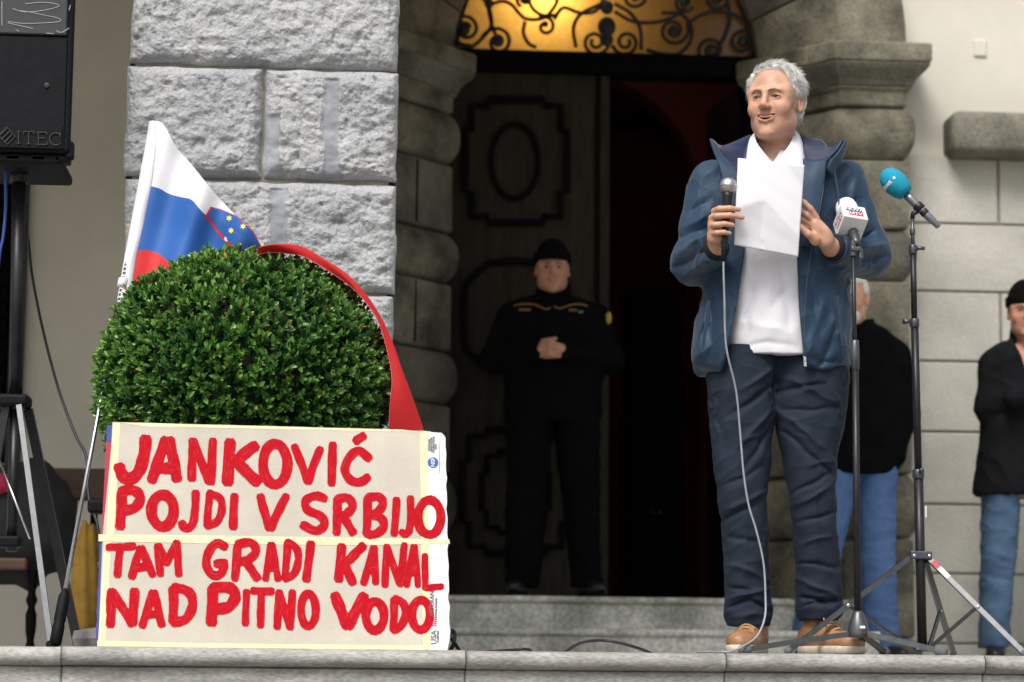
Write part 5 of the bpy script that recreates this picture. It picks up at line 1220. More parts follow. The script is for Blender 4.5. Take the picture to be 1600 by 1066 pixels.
# hair: cap with combed relief, plus loose locks
def hairline(q):    # local coordinates -> negative where hair grows
    x, y, z = q[:, 0], q[:, 1], q[:, 2]
    front = y - (.046 + .004 * np.cos(x * 60)) + np.clip(.084 - z, 0, 1) * 1.05 - np.clip(z - .084, 0, 1) * .5
    side = np.where(np.abs(x) > .050, y - np.where(z > .012, .060 - np.clip(.085 - z, 0, 1) * .40, .018), -1)
    w = np.clip((np.abs(x) - .040) / .018, 0, 1); side = y - np.where(z > .010, .060 - np.clip(.085 - z, 0, 1) * .42, .020); return front * (1 - w) + side * w, -.060 - z
capf = ell((0, -.020, .040), (.0850, .1040, .0830)); back = ell((0, -.052, -.012), (.072, .066, .072))
def hair_fn(p):
    q = (p - HC) @ HR.T; d = smin(capf(q), back(q), .03)
    ang_ = np.arctan2(q[:, 0], q[:, 2] + .05); st = np.sin(ang_ * 46 + 4 * wob(q, (30, 30, 30), 3)) * .0011 + .0022 * wob(q, (190, 50, 110), 5) + .0025 * wob(q, (55, 40, 55), 8)
    a, b = hairline(q); d = d + st - .003
    return smax(smax(d, a, .010), b, .012) * 1.03
hc_ = HC
hair = surf('hair', hair_fn, hc_ - .15, hc_ + .17, .0032, M_GREYHAIR, per)
rg = np.random.default_rng(21); mb = MB(); cnt = 0
while cnt < 2600:
    d = rg.standard_normal(3); d /= np.linalg.norm(d); r = np.array([.0850, .1040, .0830]); q = np.array([0, -.020, .040]) + d * r
    if d[2] < -.35: q = np.array([0, -.052, -.012]) + d * np.array([.072, .066, .072])
    a, b = hairline(q[None] * 1.0)
    if a[0] > -.002 or b[0] > 0: continue
    nrm = d / r; nrm /= np.linalg.norm(nrm); comb = np.array([.7 if q[2] > .07 else .1 * np.sign(q[0]), .35 if q[2] > .07 else -.55, .1 if q[2] > .08 else -.75]); comb = comb - nrm * (comb @ nrm); comb = comb / (np.linalg.norm(comb) + 1e-6) + rg.normal(0, .17, 3)
    L_ = rg.uniform(.016, .034); w_ = rg.uniform(.0005, .0011)
    P = [HW(*(q + nrm * .0005)), HW(*(q + nrm * .0045 + comb * L_ * .5)), HW(*(q + nrm * .0035 + comb * L_))]
    mb.add(*tube(P, [w_, w_ * .8, w_ * .2], 4)); cnt += 1
lk = mb.build('hair_locks', M_GREYHAIR, per, True); tag(lk, kind='stuff')

# shirt
M_SHIRT = mat('white_shirt', (0.76, 0.755, 0.79), .8, vs=6, var=.02, bump=.1, bs=500, bdist=.0006, rvar=.02)
shirt_t = tab([(243, 1158, 1266, .03, .075), (270, 1130, 1296, .03, .105), (330, 1128, 1300, .005, .128), (430, 1126, 1298, -.005, .140), (520, 1124, 1300, -.005, .138), (561, 1126, 1302, .0, .130)])
shf = loft(shirt_t, 2.2, .003)
shc = creases([(pt(1180, 400, -.13), pt(1165, 545, -.13), -.006, .012), (pt(1196, 390, -.13), pt(1200, 500, -.13), .004, .016), (pt(1220, 410, -.13), pt(1236, 540, -.13), -.005, .014), (pt(1150, 500, -.13), pt(1235, 520, -.13), .004, .016), (pt(1160, 535, -.13), pt(1245, 540, -.13), -.004, .010), (pt(1240, 440, -.13), pt(1205, 480, -.13), -.004, .012), (pt(1170, 450, -.13), pt(1150, 530, -.13), .004, .012)], Y0, 1.0)
ca_, cb_ = pt(1212, 228, .028), nk + np.array([0, .0, .012])
vee = [pt(1183, 214, -.10), pt(1209, 256, -.10), pt(1236, 206, -.10)]
def shirt_fn(p):
    d = shf(p) - shc(p) + .0022 * wob(p, (40, 40, 22), 4)
    # neck hole and V opening
    nh = cone(pt(1213, 200, .03), pt(1212, 262, .02), .064, .060)(p); d = smax(d, -nh, .008)
    z = p[:, 2]; xl = np.interp(z, [vee[1][2], vee[0][2]], [vee[1][0], vee[0][0]]); xr = np.interp(z, [vee[1][2], vee[2][2]], [vee[1][0], vee[2][0]])
    v = np.maximum(np.maximum(xl - p[:, 0], p[:, 0] - xr), np.maximum(vee[1][2] - z, p[:, 1] - (Y0 + .02))); d = smax(d, -v, .004)
    return d
b0 = pt(1212, 400, 0)
shirt = surf('shirt', shirt_fn, (b0[0] - .2, Y0 - .2, pt(1212, 575)[2]), (b0[0] + .2, Y0 + .2, pt(1212, 185)[2]), .0040, M_SHIRT, per)
for ctrl in ([[(1179, 207, .03), (1171, 217, .012), (1166, 236, -.005)], [(1182, 222, -.045), (1172, 237, -.062), (1166, 258, -.082)], [(1195, 240, -.092), (1186, 250, -.108), (1180, 266, -.122)], [(1208, 255, -.116), (1202, 260, -.124), (1197, 266, -.130)]],
             [[(1257, 232, -.005), (1250, 212, .012), (1240, 200, .03)], [(1258, 256, -.082), (1249, 233, -.062), (1238, 217, -.045)], [(1247, 268, -.122), (1236, 249, -.108), (1226, 237, -.092)], [(1224, 270, -.130), (1216, 262, -.124), (1210, 255, -.116)]]):
    G = patch([[pt(*p) for p in r] for r in ctrl], 6, 6); V, F = sheet(G, .004); mesh_obj('shirt_collar', V, F, M_SHIRT, shirt, True)
MB().add(*lathe([(.0055, 0), (.0055, .002), (.003, .003)], 12, axis_frame(pt(1204, 258, -.12), (0, -1, .1)))).build('button', M_INK, shirt)

# trousers
M_TROU = mat('navy_trousers', (0.0125, 0.0175, 0.030), .8, vs=5, col2=(0.018, 0.026, 0.041), bump=.12, bs=600, bdist=.0005, spec=.2)
legL = tab([(545, 1104, 1222, .005, .115), (600, 1104, 1216, .0, .115), (635, 1106, 1214, -.002, .11), (660, 1108, 1211, -.005, .105), (690, 1111, 1206, -.008, .098), (720, 1113, 1205, -.01, .092), (780, 1121, 1199, -.015, .082), (830, 1127, 1201, -.005, .080), (890, 1131, 1203, .01, .080), (935, 1132, 1206, .02, .080), (960, 1131, 1208, .02, .082), (979, 1137, 1203, .02, .078)])
legR = tab([(545, 1205, 1326, .005, .115), (600, 1204, 1328, .0, .115), (635, 1205, 1325, -.002, .11), (660, 1209, 1320, -.005, .105), (690, 1215, 1314, -.008, .098), (720, 1222, 1309, -.01, .092), (780, 1233, 1306, -.015, .080), (830, 1239, 1309, -.005, .080), (890, 1242, 1314, .01, .080), (930, 1243, 1317, .02, .082), (952, 1243, 1318, .02, .084), (970, 1250, 1310, .02, .078)])
lL, lR = loft(legL, 2.2, .004), loft(legR, 2.2, .004); F_ = -.085
def cs(x0, y0, x1, y1, am, w, d=-.085): return (pt(x0, y0, d), pt(x1, y1, d), am, w * .72)
trc = creases([cs(1100, 566, 1118, 640, -.004, .006), cs(1330, 566, 1312, 640, -.004, .006), cs(1212, 655, 1200, 600, -.006, .006), cs(1190, 680, 1150, 690, .005, .010), cs(1190, 850, 1140, 835, -.006, .010), cs(1255, 850, 1300, 838, .006, .010), cs(1165, 720, 1168, 900, .003, .010), cs(1272, 720, 1278, 900, .003, .010), cs(1213, 600, 1140, 650, -.010, .013), cs(1212, 575, 1155, 610, .008, .012), cs(1208, 640, 1150, 700, .008, .014), cs(1206, 665, 1160, 735, -.009, .012), cs(1215, 610, 1290, 600, -.010, .012), cs(1222, 590, 1300, 630, .009, .014), cs(1215, 640, 1285, 700, .009, .014), cs(1222, 670, 1300, 745, -.009, .012), cs(1222, 640, 1310, 640, -.006, .010),
               cs(1130, 760, 1190, 730, -.007, .012), cs(1135, 800, 1195, 770, .008, .012), cs(1125, 815, 1180, 790, -.007, .009), cs(1245, 790, 1300, 760, .008, .012), cs(1240, 770, 1295, 740, -.008, .010), cs(1250, 815, 1305, 800, -.007, .010), cs(1262, 730, 1300, 720, .006, .010),
               cs(1135, 880, 1200, 905, .007, .012, -.07), cs(1132, 915, 1180, 925, -.008, .009, -.065), cs(1140, 935, 1203, 920, .009, .010, -.065), cs(1136, 950, 1175, 938, -.010, .008, -.065), cs(1172, 938, 1204, 955, -.011, .009, -.065), cs(1150, 962, 1195, 962, .006, .010, -.06), cs(1245, 905, 1310, 930, .008, .012, -.065), cs(1248, 930, 1300, 945, -.010, .009, -.065), cs(1260, 948, 1316, 935, -.010, .009, -.065), cs(1250, 880, 1312, 885, -.006, .010, -.07), cs(1214, 560, 1214, 640, -.006, .008, -.1), cs(1120, 600, 1128, 700, -.006, .012, -.06), cs(1300, 610, 1312, 650, .008, .012, -.06)], Y0 + .03, 1.25)
def tr_fn(p): return smin(lL(p), lR(p), .012) - trc(p) + .0025 * wob(p, (38, 30, 30), 9) - .0028 * ridge(p, (17, 14, 30), 4, 4) - .0010 * ridge(p, (40, 24, 52), 15, 4) + .0014
zlo = pt(1212, 985)[2]
trou = surf('trousers', tr_fn, (LOC[0] - .3, Y0 - .18, zlo), (LOC[0] + .3, Y0 + .18, pt(1212, 535)[2]), .0038, M_TROU, per)

# jacket
M_JACK = mat('blue_shell_fabric', (0.011, 0.033, 0.066), .56, vs=5, col2=(0.016, 0.043, 0.083), bump=.06, bs=300, bdist=.0006, sheen=.1, spec=.3)
M_LIN = mat('shiny_navy_lining', (0.016, 0.024, 0.068), .25, vs=8, var=.2, bump=.25, bs=25, bdist=.006, spec=.7)
jt = tab([(238, 1150, 1276, .06, .09), (258, 1118, 1310, .05, .115), (285, 1100, 1328, .035, .135), (330, 1098, 1330, .02, .155), (430, 1098, 1330, .01, .168), (500, 1088, 1334, .005, .170), (550, 1080, 1334, .0, .165), (588, 1084, 1328, .0, .15)])
jl = loft(jt, 2.3, .02)
sleeveL = union([(cone(SL, EL, .074, .068), .03), (cone(EL, WL + (EL - WL) * .05, .066, .049), .035)], .03)
sleeveR = union([(cone(SR, ER, .074, .068), .03), (cone(ER, WR + (ER - WR) * .05, .066, .049), .035)], .03)
def edge_x(z, rows):
    r = sorted([(pt(x, y, -.14)[2], pt(x, y, -.14)[0]) for y, x in rows]); return np.interp(z, [a for a, b in r], [b for a, b in r])
jcr = creases([
    (pt(1078, 330, -.06), pt(1112, 312, -.05), -.008, .012), (pt(1070, 352, -.06), pt(1110, 335, -.06), .010, .014), (pt(1062, 372, -.065), pt(1102, 352, -.08), -.010, .012), (pt(1056, 395, -.06), pt(1098, 375, -.11), .011, .013), (pt(1056, 414, -.05), pt(1100, 395, -.15), -.010, .012), (pt(1068, 432, -.04), pt(1112, 405, -.17), .009, .014), (pt(1094, 300, -.06), pt(1098, 360, -.07), .006, .014),
    (pt(1340, 310, -.06), pt(1322, 345, -.06), -.009, .013), (pt(1356, 335, -.06), pt(1330, 362, -.07), .010, .014), (pt(1370, 358, -.06), pt(1335, 380, -.09), -.011, .012), (pt(1384, 380, -.05), pt(1345, 392, -.12), .011, .013), (pt(1386, 402, -.05), pt(1335, 404, -.15), -.010, .012), (pt(1378, 422, -.04), pt(1325, 412, -.17), .009, .013), (pt(1338, 275, -.06), pt(1330, 330, -.05), .006, .014), (pt(1315, 290, -.12), pt(1308, 400, -.16), -.007, .010),
    (pt(1110, 460, -.16), pt(1092, 560, -.15), .008, .018), (pt(1125, 450, -.17), pt(1115, 570, -.15), -.008, .014), (pt(1145, 480, -.17), pt(1132, 580, -.16), .006, .012), (pt(1270, 440, -.17), pt(1285, 560, -.16), -.008, .014), (pt(1300, 450, -.16), pt(1320, 560, -.14), .009, .018), (pt(1290, 470, -.17), pt(1262, 560, -.17), .007, .014), (pt(1315, 500, -.15), pt(1280, 575, -.16), -.008, .012), (pt(1085, 565, -.14), pt(1130, 578, -.16), -.006, .010), (pt(1262, 562, -.16), pt(1325, 566, -.14), -.006, .010), (pt(1268, 280, -.14), pt(1262, 390, -.17), .004, .012), (pt(1122, 300, -.13), pt(1130, 400, -.17), -.006, .012)], Y0 + .05, 1.25)
hole = cone(pt(1213, 190, .02), pt(1212, 262, .0), .075, .082)
def jk_fn(p):
    o = jl(p); d = smin(smin(o, sleeveL(p), .035), sleeveR(p), .035) - jcr(p) + .003 * wob(p, (36, 36, 30), 31) - .0042 * ridge(p, (24, 14, 17), 12, 4) - .0012 * ridge(p, (44, 30, 38), 7, 4) + .002
    inner = o + .024; z = p[:, 2]
    far = np.minimum(cone(SL, EL, .08, .08)(p), cone(SR, ER, .08, .08)(p)); d = smax(d, -np.maximum(inner, -.5), .01)
    xl = edge_x(z, [(225, 1160), (300, 1160), (388, 1166), (480, 1152), (555, 1136), (600, 1131)]); xr = edge_x(z, [(225, 1258), (300, 1253), (400, 1245), (480, 1247), (555, 1254), (600, 1258)])
    cut = np.maximum(np.maximum(xl - p[:, 0], p[:, 0] - xr), p[:, 1] - (Y0 - .02)); d = smax(d, -cut, .012); d = smax(d, -hole(p), .012)
    # cuffs: hollow sleeve ends
    for W_, E_ in ((WL, EL), (WR, ER)):
        u = (W_ - E_) / np.linalg.norm(W_ - E_); e = W_ - u * .012; d = smax(d, -np.maximum(-((p - e) @ u), np.sqrt(((p - e - u * .03) ** 2).sum(1)) - .068), .006); d = smax(d, -cone(W_ - u * .05, W_ + u * .03, .036, .038)(p), .005)
    # scooped hem
    xm = pt(1212, 500)[0]; hz = np.where(p[:, 0] < xm, pt(1110, 587, -.15)[2], pt(1290, 573, -.15)[2]) + .012 * np.sin((p[:, 0] - xm) * 40) ; d = smax(d, hz - z, .012)
    return d
jack = surf('jacket', jk_fn, (LOC[0] - .44, Y0 - .33, pt(1212, 600, -.15)[2]), (LOC[0] + .44, Y0 + .26, pt(1212, 215)[2]), .0038, M_JACK, per)
M_CUFF = mat('black_knit_cuff', (0.006, 0.006, 0.008), .9, bump=.3, bs=200, bdist=.001)
for W_, E_ in ((WL, EL), (WR, ER)):
    u = (W_ - E_) / np.linalg.norm(W_ - E_); MB().add(*lathe([(.044, -.05), (.043, -.014), (.040, -.004), (.034, .004), (.031, .006), (.030, -.03)], 24, axis_frame(W_, u))).build('knit_cuff', M_CUFF, jack, True)
def collar(name, ctrl, m_, th=.008):
    G = patch([[pt(*p) for p in r] for r in ctrl], 6, 6); V, F = sheet(G, th); return mesh_obj(name, V, F, m_, jack, True)
# stand-up hood collar folded open: shiny lining above, matte facing below, on each side
collar('hood_lining', [[(1110, 219, -.085), (1124, 230, -.055), (1146, 224, .01), (1172, 213, .06)], [(1116, 236, -.105), (1132, 243, -.085), (1150, 240, -.035), (1170, 232, .01)], [(1124, 252, -.12), (1138, 258, -.115), (1152, 256, -.085), (1166, 252, -.05)], [(1130, 266, -.13), (1142, 268, -.132), (1154, 266, -.12), (1163, 262, -.10)]], M_LIN)
collar('front_facing', [[(1108.5, 218, -.09), (1113, 224, -.088), (1118, 228, -.085)], [(1115, 238, -.112), (1121, 243, -.112), (1128, 247, -.108)], [(1123, 258, -.130), (1133, 262, -.134), (1146, 264, -.134)], [(1130, 282, -.142), (1142, 284, -.148), (1158, 282, -.148)], [(1136, 310, -.150), (1147, 311, -.156), (1162, 310, -.154)], [(1140, 335, -.156), (1150, 335, -.160), (1163, 335, -.158)]], M_JACK)
collar('hood_lining', [[(1250, 209, .06), (1272, 221, .01), (1298, 233, -.055), (1319, 220, -.085)], [(1253, 226, .01), (1272, 234, -.03), (1293, 241, -.08), (1309, 236, -.10)], [(1256, 240, -.05), (1270, 246, -.08), (1286, 249, -.105), (1299, 247, -.115)], [(1258, 252, -.10), (1270, 255, -.12), (1282, 256, -.128), (1292, 254, -.128)]], M_LIN)
collar('front_facing', [[(1256, 250, -.105), (1274, 252, -.132), (1292, 250, -.136)], [(1255, 275, -.138), (1272, 276, -.152), (1288, 275, -.152)], [(1253, 310, -.150), (1268, 310, -.160), (1283, 310, -.160)], [(1250, 345, -.158), (1263, 345, -.166), (1276, 345, -.166)], [(1247, 385, -.162), (1257, 385, -.170), (1268, 385, -.170)]], M_JACK)
collar('hood_shell', [[(1319.5, 219, -.092), (1321, 226, -.06), (1318, 236, -.01)], [(1308, 238, -.112), (1312, 244, -.085), (1312, 250, -.04)], [(1296, 252, -.130), (1300, 258, -.11), (1304, 264, -.07)], [(1290, 264, -.136), (1294, 270, -.12), (1300, 278, -.09)]], M_JACK)
surf('hood', union([(ell(pt(1212, 246, .115), (.125, .060, .050)), .02), (ell(pt(1160, 240, .075), (.05, .055, .045)), .03), (ell(pt(1270, 238, .075), (.05, .055, .045)), .03), (cone(pt(1213, 180, .0), pt(1212, 262, -.01), .086, .088), .015, '-')]), pt(1212, 290, .0) - np.array([.22, .06, .02]), pt(1212, 200, .2) + np.array([.22, .06, .02]), .006, M_LIN, jack)
# armhole seams and slanted pocket welts
for pts in ([(1128, 262, -.10), (1122, 290, -.128), (1120, 325, -.145), (1112, 360, -.14)], [(1302, 262, -.10), (1308, 290, -.128), (1312, 330, -.145), (1316, 362, -.14)]):
    MB().add(*tube(catmull([pt(*p) for p in pts], 6), .0022, 6)).build('seam', M_JACK, jack, True)
for pts in ([(1108, 470, -.165), (1098, 545, -.158)], [(1308, 462, -.165), (1318, 540, -.158)]):
    MB().add(*tube([pt(*p) for p in pts], 0, rect=(.010, .008))).build('pocket_welt', M_JACK, jack)
# zip, pull tab
zl = catmull([pt(*p) for p in ((1290, 262, -.150), (1284, 310, -.170), (1272, 370, -.182), (1262, 430, -.186), (1257, 500, -.182), (1257, 560, -.176))], 6)
zp = MB().add(*tube(zl, .0011, 6)).build('zip', M_GUN, jack, True)
e = pt(1257.5, 561, -.178); MB().add(*box(e[0] - .004, e[0] + .004, e[1] - .004, e[1] + .001, e[2] - .008, e[2] + .006, .001)).add(*box(e[0] - .0035, e[0] + .0055, e[1] - .003, e[1] - .001, e[2] - .024, e[2] - .009, .001)).build('zip_pull', M_STEEL, zp)

# shoes
M_SHOE = mat('tan_leather', (0.26, 0.115, 0.05), .45, vs=14, col2=(0.40, 0.22, 0.115), bump=.15, bs=60, bdist=.002); M_SOLE = mat('cream_sole', (0.55, 0.48, 0.38), .7, var=.15, vs=30); M_LACE = mat('tan_lace', (0.42, 0.24, 0.11), .7)
for (ax2, ay, hx_, dirx) in ((1176, 968, .025, -.42), (1279, 956, .02, .40)):
    an = pt(ax2, ay, .02); d = np.array([dirx, -1, 0]); d /= np.linalg.norm(d); sd2 = np.array([-d[1], d[0], 0]); g0 = np.array([an[0], an[1], 0])
    def L3(a, b, z): return g0 + d * a + sd2 * b + np.array([0, 0, z])
    R3 = [d, sd2, (0, 0, 1)]
    up = union([(ell(L3(.13, 0, .040), (.085, .046, .032), R3), .02), (ell(L3(.02, 0, .055), (.085, .040, .050), R3), .03), (ell(L3(-.05, 0, .050), (.045, .036, .048), R3), .03), (cone(L3(-.01, 0, .07), L3(-.005, 0, .118), .042, .044), .025), (ell(L3(.175, 0, .034), (.042, .040, .026), R3), .02)])
    sole = lambda p, L3=L3, R3=R3: np.maximum(np.minimum(ell(L3(.12, 0, .015), (.108, .054, .04), R3)(p), np.minimum(ell(L3(.0, 0, .015), (.105, .044, .04), R3)(p), ell(L3(.05, 0, .015), (.13, .045, .04), R3)(p))), np.abs(p[:, 2] - .0145) - .0125)
    def shoe_fn(p, up=up): return np.maximum(up(p), .020 - p[:, 2]) + .0012 * wob(p, (110, 110, 110), 3)
    sh = surf('shoe', shoe_fn, L3(.05, 0, 0) - .22 * np.array([1, 1, 0]), L3(.05, 0, .14) + .22 * np.array([1, 1, 0]), .004, M_SHOE, per)
    surf('sole', sole, L3(.05, 0, -.005) - .24 * np.array([1, 1, 0]), L3(.05, 0, .04) + .24 * np.array([1, 1, 0]), .004, M_SOLE, sh)
    for k in range(4):
        a = .045 + k * .020; zz = .106 - k * .0095; MB().add(*tube(catmull([L3(a - .006, -.026, zz - .010), L3(a, -.012, zz), L3(a + .004, .0, zz + .003), L3(a, .012, zz), L3(a - .006, .026, zz - .010)], 4), .0034, 6)).build('lace', M_LACE, sh, True)
    MB().add(*tube(catmull([L3(.045, 0, .103), L3(.05, .018, .116), L3(.065, .032, .112), L3(.07, .028, .094)], 5), .0024, 6)).add(*tube(catmull([L3(.045, 0, .103), L3(.06, -.02, .116), L3(.075, -.03, .108), L3(.08, -.025, .088)], 5), .0024, 6)).build('lace_bow', M_LACE, sh, True)

# the sheet of paper he holds
M_PAPER = mat('paper', (0.80, 0.80, 0.83), .7, vs=10, var=.015, trans=.12)
n = 44; G = np.zeros((n, n, 3)); TL, TR, BRc, BL = (1153, 247), (1257, 258), (1247, 402), (1147, 383)
for i, u in enumerate(np.linspace(0, 1, n)):
    for j, v in enumerate(np.linspace(0, 1, n)):
        x = (TL[0] * (1 - u) + TR[0] * u) * (1 - v) + (BL[0] * (1 - u) + BRc[0] * u) * v; y = (TL[1] * (1 - u) + TR[1] * u) * (1 - v) + (BL[1] * (1 - u) + BRc[1] * u) * v
        d1 = (y - (314 + .35 * abs(x - 1186)) ) / 1.06; d2 = ((x - 1192) * -.72 + (y - 310) * .69)
        dd = min(d1 if x < 1192 else 1e3, d2 if x >= 1192 else 1e3) if True else 0
        bend = .30 * max(0, dd) / K0 * (1 - .4 * max(0, dd) / 80); corner = max(0, (x - 1232) * .8 - (y - 262) * .62) / K0 * .35
        G[i, j] = pt(x, y, -.272 + bend * 1.1 - corner + .010 * (v - .5) ** 2 - .008 * math.sin(u * 2.6) + .0006 * math.sin(x * .13 - y * .10) * math.sin(y * .09))
V, F = sheet(G, .0006); pap = mesh_obj('paper_sheet', V, F, M_PAPER, None, True, tuple(pt(1200, 383, -.27)))
tag(pap, 'creased white paper sheet held up by the speaking man', 'paper')
# hand microphone and its cable
M_MESH = mat('mic_grille', (0.45, 0.46, 0.47), .35, vs=300, var=.35, metal=.9, bump=.6, bs=900, bdist=.001)
m0, m1 = Vector(pt(1132, 386, -.262)), Vector(pt(1138, 291, -.258)); md = (m1 - m0).normalized(); ml = (m1 - m0).length
mic = thing('hand_microphone', 'silver-headed black microphone held in the speaking man\'s hand', 'microphone', tuple(m0))
MB().add(*lathe([(.0085, -.006), (.0105, 0), (.0115, .02), (.013, .10), (.0165, ml - .032), (.0185, ml - .022)], 20, axis_frame(m0, md))).build('handle', M_BLACKM, mic, True)
MB().add(*lathe([(.0185, ml - .021), (.0235, ml - .014), (.0262, ml - .006), (.0268, ml), (.0262, ml + .008), (.022, ml + .018), (.012, ml + .0245), (.001, ml + .0265)], 24, axis_frame(m0, md))).build('grille', M_MESH, mic, True)
MB().add(*lathe([(.0268, ml - .0035), (.0282, ml - .003), (.0282, ml + .003), (.0268, ml + .0035)], 24, axis_frame(m0, md))).build('grille_band', M_STEEL, mic, True)
MB().add(*lathe([(.0055, -.045), (.0085, -.040), (.0095, -.010), (.0088, -.004)], 14, axis_frame(m0, md))).build('plug', M_BLACK, mic, True)
cb = catmull([pt(*p) for p in ((1131, 398, -.262), (1130.5, 420, -.262), (1132, 470, -.25), (1133, 520, -.235), (1137, 555, -.225), (1150, 610, -.20), (1156, 670, -.18), (1162, 740, -.17), (1170, 790, -.165), (1182, 830, -.16), (1193, 880, -.16), (1196, 930, -.165), (1195, 965, -.19), (1182, 995, -.24), (1155, 1013, -.30), (1135, 1019.5, -.34), (1118, 1020.5, -.30), (1090, 1021, -.1))], 8)
cb[:, 2] = np.maximum(cb[:, 2], .004)
o = MB().add(*tube(cb, .0031, 8)).build('microphone_cable', M_CABLE, None, True, tuple(cb[-1])); tag(o, 'thin grey cable hanging from the hand microphone down past his trousers', 'cable')
# ------------------------------------------------------------------ the three people further back
def figure(name_label, Y, cfg):
    def q(px, py, dy=0.0): return A3(at(px, py, Y + dy))
    hx, hy = cfg['head']; yaw = math.radians(cfg.get('yaw', 0)); hs = cfg.get('hs', 1.0)
    Hf = Vector((-math.sin(yaw), -math.cos(yaw), cfg.get('pitch', -.05))).normalized(); c = q(hx, hy, cfg.get('hdy', -.02))
    HPp, W, R, C = head_prims(c, Hf, Vector((0, 0, 1)), hs, 0.0, cfg.get('fat', 1.05))
    floor = cfg['floor']; base = q(cfg['basex'], 1000); LOC_ = (base[0], Y, floor)
    t_ = cfg['coat']; nb = q(*cfg['neck'], .02); bd = list(HPp) + [(cone(W(0, -.022, -.07), nb, .056, .062), .03)]
    shr_ = [(py, xl + 14, xr - 14, dy, hd - .04) for py, xl, xr, dy, hd in t_[1:]]; bd += [(loft(tab(shr_, Y)), .04)]
    for (s_, e_, w_) in cfg['arms']:
        s3, e3, w3 = q(*s_), q(*e_), q(*w_); bd += [(cone(s3, e3, .048, .04), .03), (cone(e3, w3, .04, .028), .02)]
    for leg in cfg['legs']:
        L = tab([(py, xl + 8, xr - 8, dy, hd - .03) for py, xl, xr, dy, hd in leg], Y); bd += [(loft(L), .03)]
    for hnd in cfg.get('hands', []):
        for a, b, r0, r1, k in hnd: bd += [(cone(q(*a), q(*b), r0, r1), k)]
    lo = np.array([base[0] - .55, Y - .4, floor + .03]); hi = np.array([base[0] + .55, Y + .3, c[2] + .16])
    p_ = surf('person', union(bd, .02), lo, hi, cfg.get('h', .006), cfg['skin'], None, LOC_); tag(p_, name_label, 'person'); face_colours(p_, R, C, hs, 0.0)
    eye_set(p_, W, Hf, hs, cfg.get('brow', M_BROW), .0042)
    # coat with sleeves
    jl_ = loft(tab(t_, Y), 2.3, .02); sl2 = [union([(cone(q(*s_), q(*e_), .070, .066), .03), (cone(q(*e_), q(*w_), .064, .050), .035)], .03) for s_, e_, w_ in cfg['arms']]
    cr2 = creases([(q(*a), q(*b), am, w_) for a, b, am, w_ in cfg.get('folds', [])], Y + .05)
    nz1 = q(*cfg['neck'], .02)
    def cfn(p):
        d = jl_(p)
        for f in sl2: d = smin(d, f(p), .03)
        d = d - cr2(p) + .004 * wob(p, (26, 26, 22), 3) - .007 * ridge(p, (15, 10, 12), 5, 4)
        d = smin(d, np.maximum(cone(nz1 - np.array([0, 0, .03]), nz1 + np.array([0, 0, cfg.get('collar', .05)]), .088, .080)(p), p[:, 2] - nz1[2] - cfg.get('collar', .05)), .02)
        d = smax(d, -cone(nz1, nz1 + np.array([0, -.02, .2]), .066, .085)(p), .01)
        if cfg.get('vee'):
            vx, vz0, vz1, vw = cfg['vee']; a = q(vx, vz1, -.1); b = q(vx, vz0, -.1); wv = np.interp(p[:, 2], [a[2], b[2]], [0, vw]); d = smax(d, -np.maximum(np.abs(p[:, 0] - a[0]) - wv, np.maximum(a[2] - p[:, 2], p[:, 1] - (Y - .02))), .008)
        return d
    coat = surf('coat', cfn, (base[0] - .6, Y - .42, q(hx, t_[-1][0] + 8)[2]), (base[0] + .6, Y + .3, nz1[2] + .12), cfg.get('hc', .008), cfg['coatm'], p_)
    lf = [loft(tab(leg, Y), 2.2) for leg in cfg['legs']]; trc2 = creases([(q(*a), q(*b), am, w_) for a, b, am, w_ in cfg.get('tfolds', [])], Y + .03)
    def tfn(p):
        d = lf[0](p)
        for f in lf[1:]: d = smin(d, f(p), .012)
        return d - trc2(p) + .003 * wob(p, (30, 24, 22), 7) - .006 * ridge(p, (14, 12, 26), 9, 4) + .002
    surf('trousers', tfn, (base[0] - .5, Y - .25, floor + .02), (base[0] + .5, Y + .25, q(hx, cfg['legs'][0][0][0] - 8)[2]), .008, cfg['trm'], p_)
    for (fx, dirx) in cfg['shoes']:
        g0 = np.array([at(fx, 950, Y).x, Y + .02, floor]); d = np.array([dirx, -1, 0]); d /= np.linalg.norm(d); sd2 = np.array([-d[1], d[0], 0]); R3 = [d, sd2, (0, 0, 1)]
        L3 = lambda a, b, z: g0 + d * a + sd2 * b + np.array([0, 0, z])
        up = union([(ell(L3(.13, 0, .042), (.09, .046, .036), R3), .02), (ell(L3(.02, 0, .052), (.085, .042, .05), R3), .03), (ell(L3(-.05, 0, .05), (.045, .038, .048), R3), .03), (cone(L3(-.01, 0, .07), L3(-.005, 0, .13), .043, .045), .025)])
        sh = surf('shoe', lambda p, up=up: np.maximum(up(p), floor + .016 - p[:, 2]), L3(.05, 0, 0) - .24 * np.array([1, 1, 0]), L3(.05, 0, .15) + .24 * np.array([1, 1, 0]), .007, cfg['shoem'], p_)
        surf('sole', lambda p, L3=L3, R3=R3: np.maximum(ell(L3(.055, 0, .012), (.165, .05, .05), R3)(p), np.abs(p[:, 2] - floor - .009) - .0075), L3(.05, 0, -.01) - .24 * np.array([1, 1, 0]), L3(.05, 0, .03) + .24 * np.array([1, 1, 0]), .006, M_BLACK, sh)
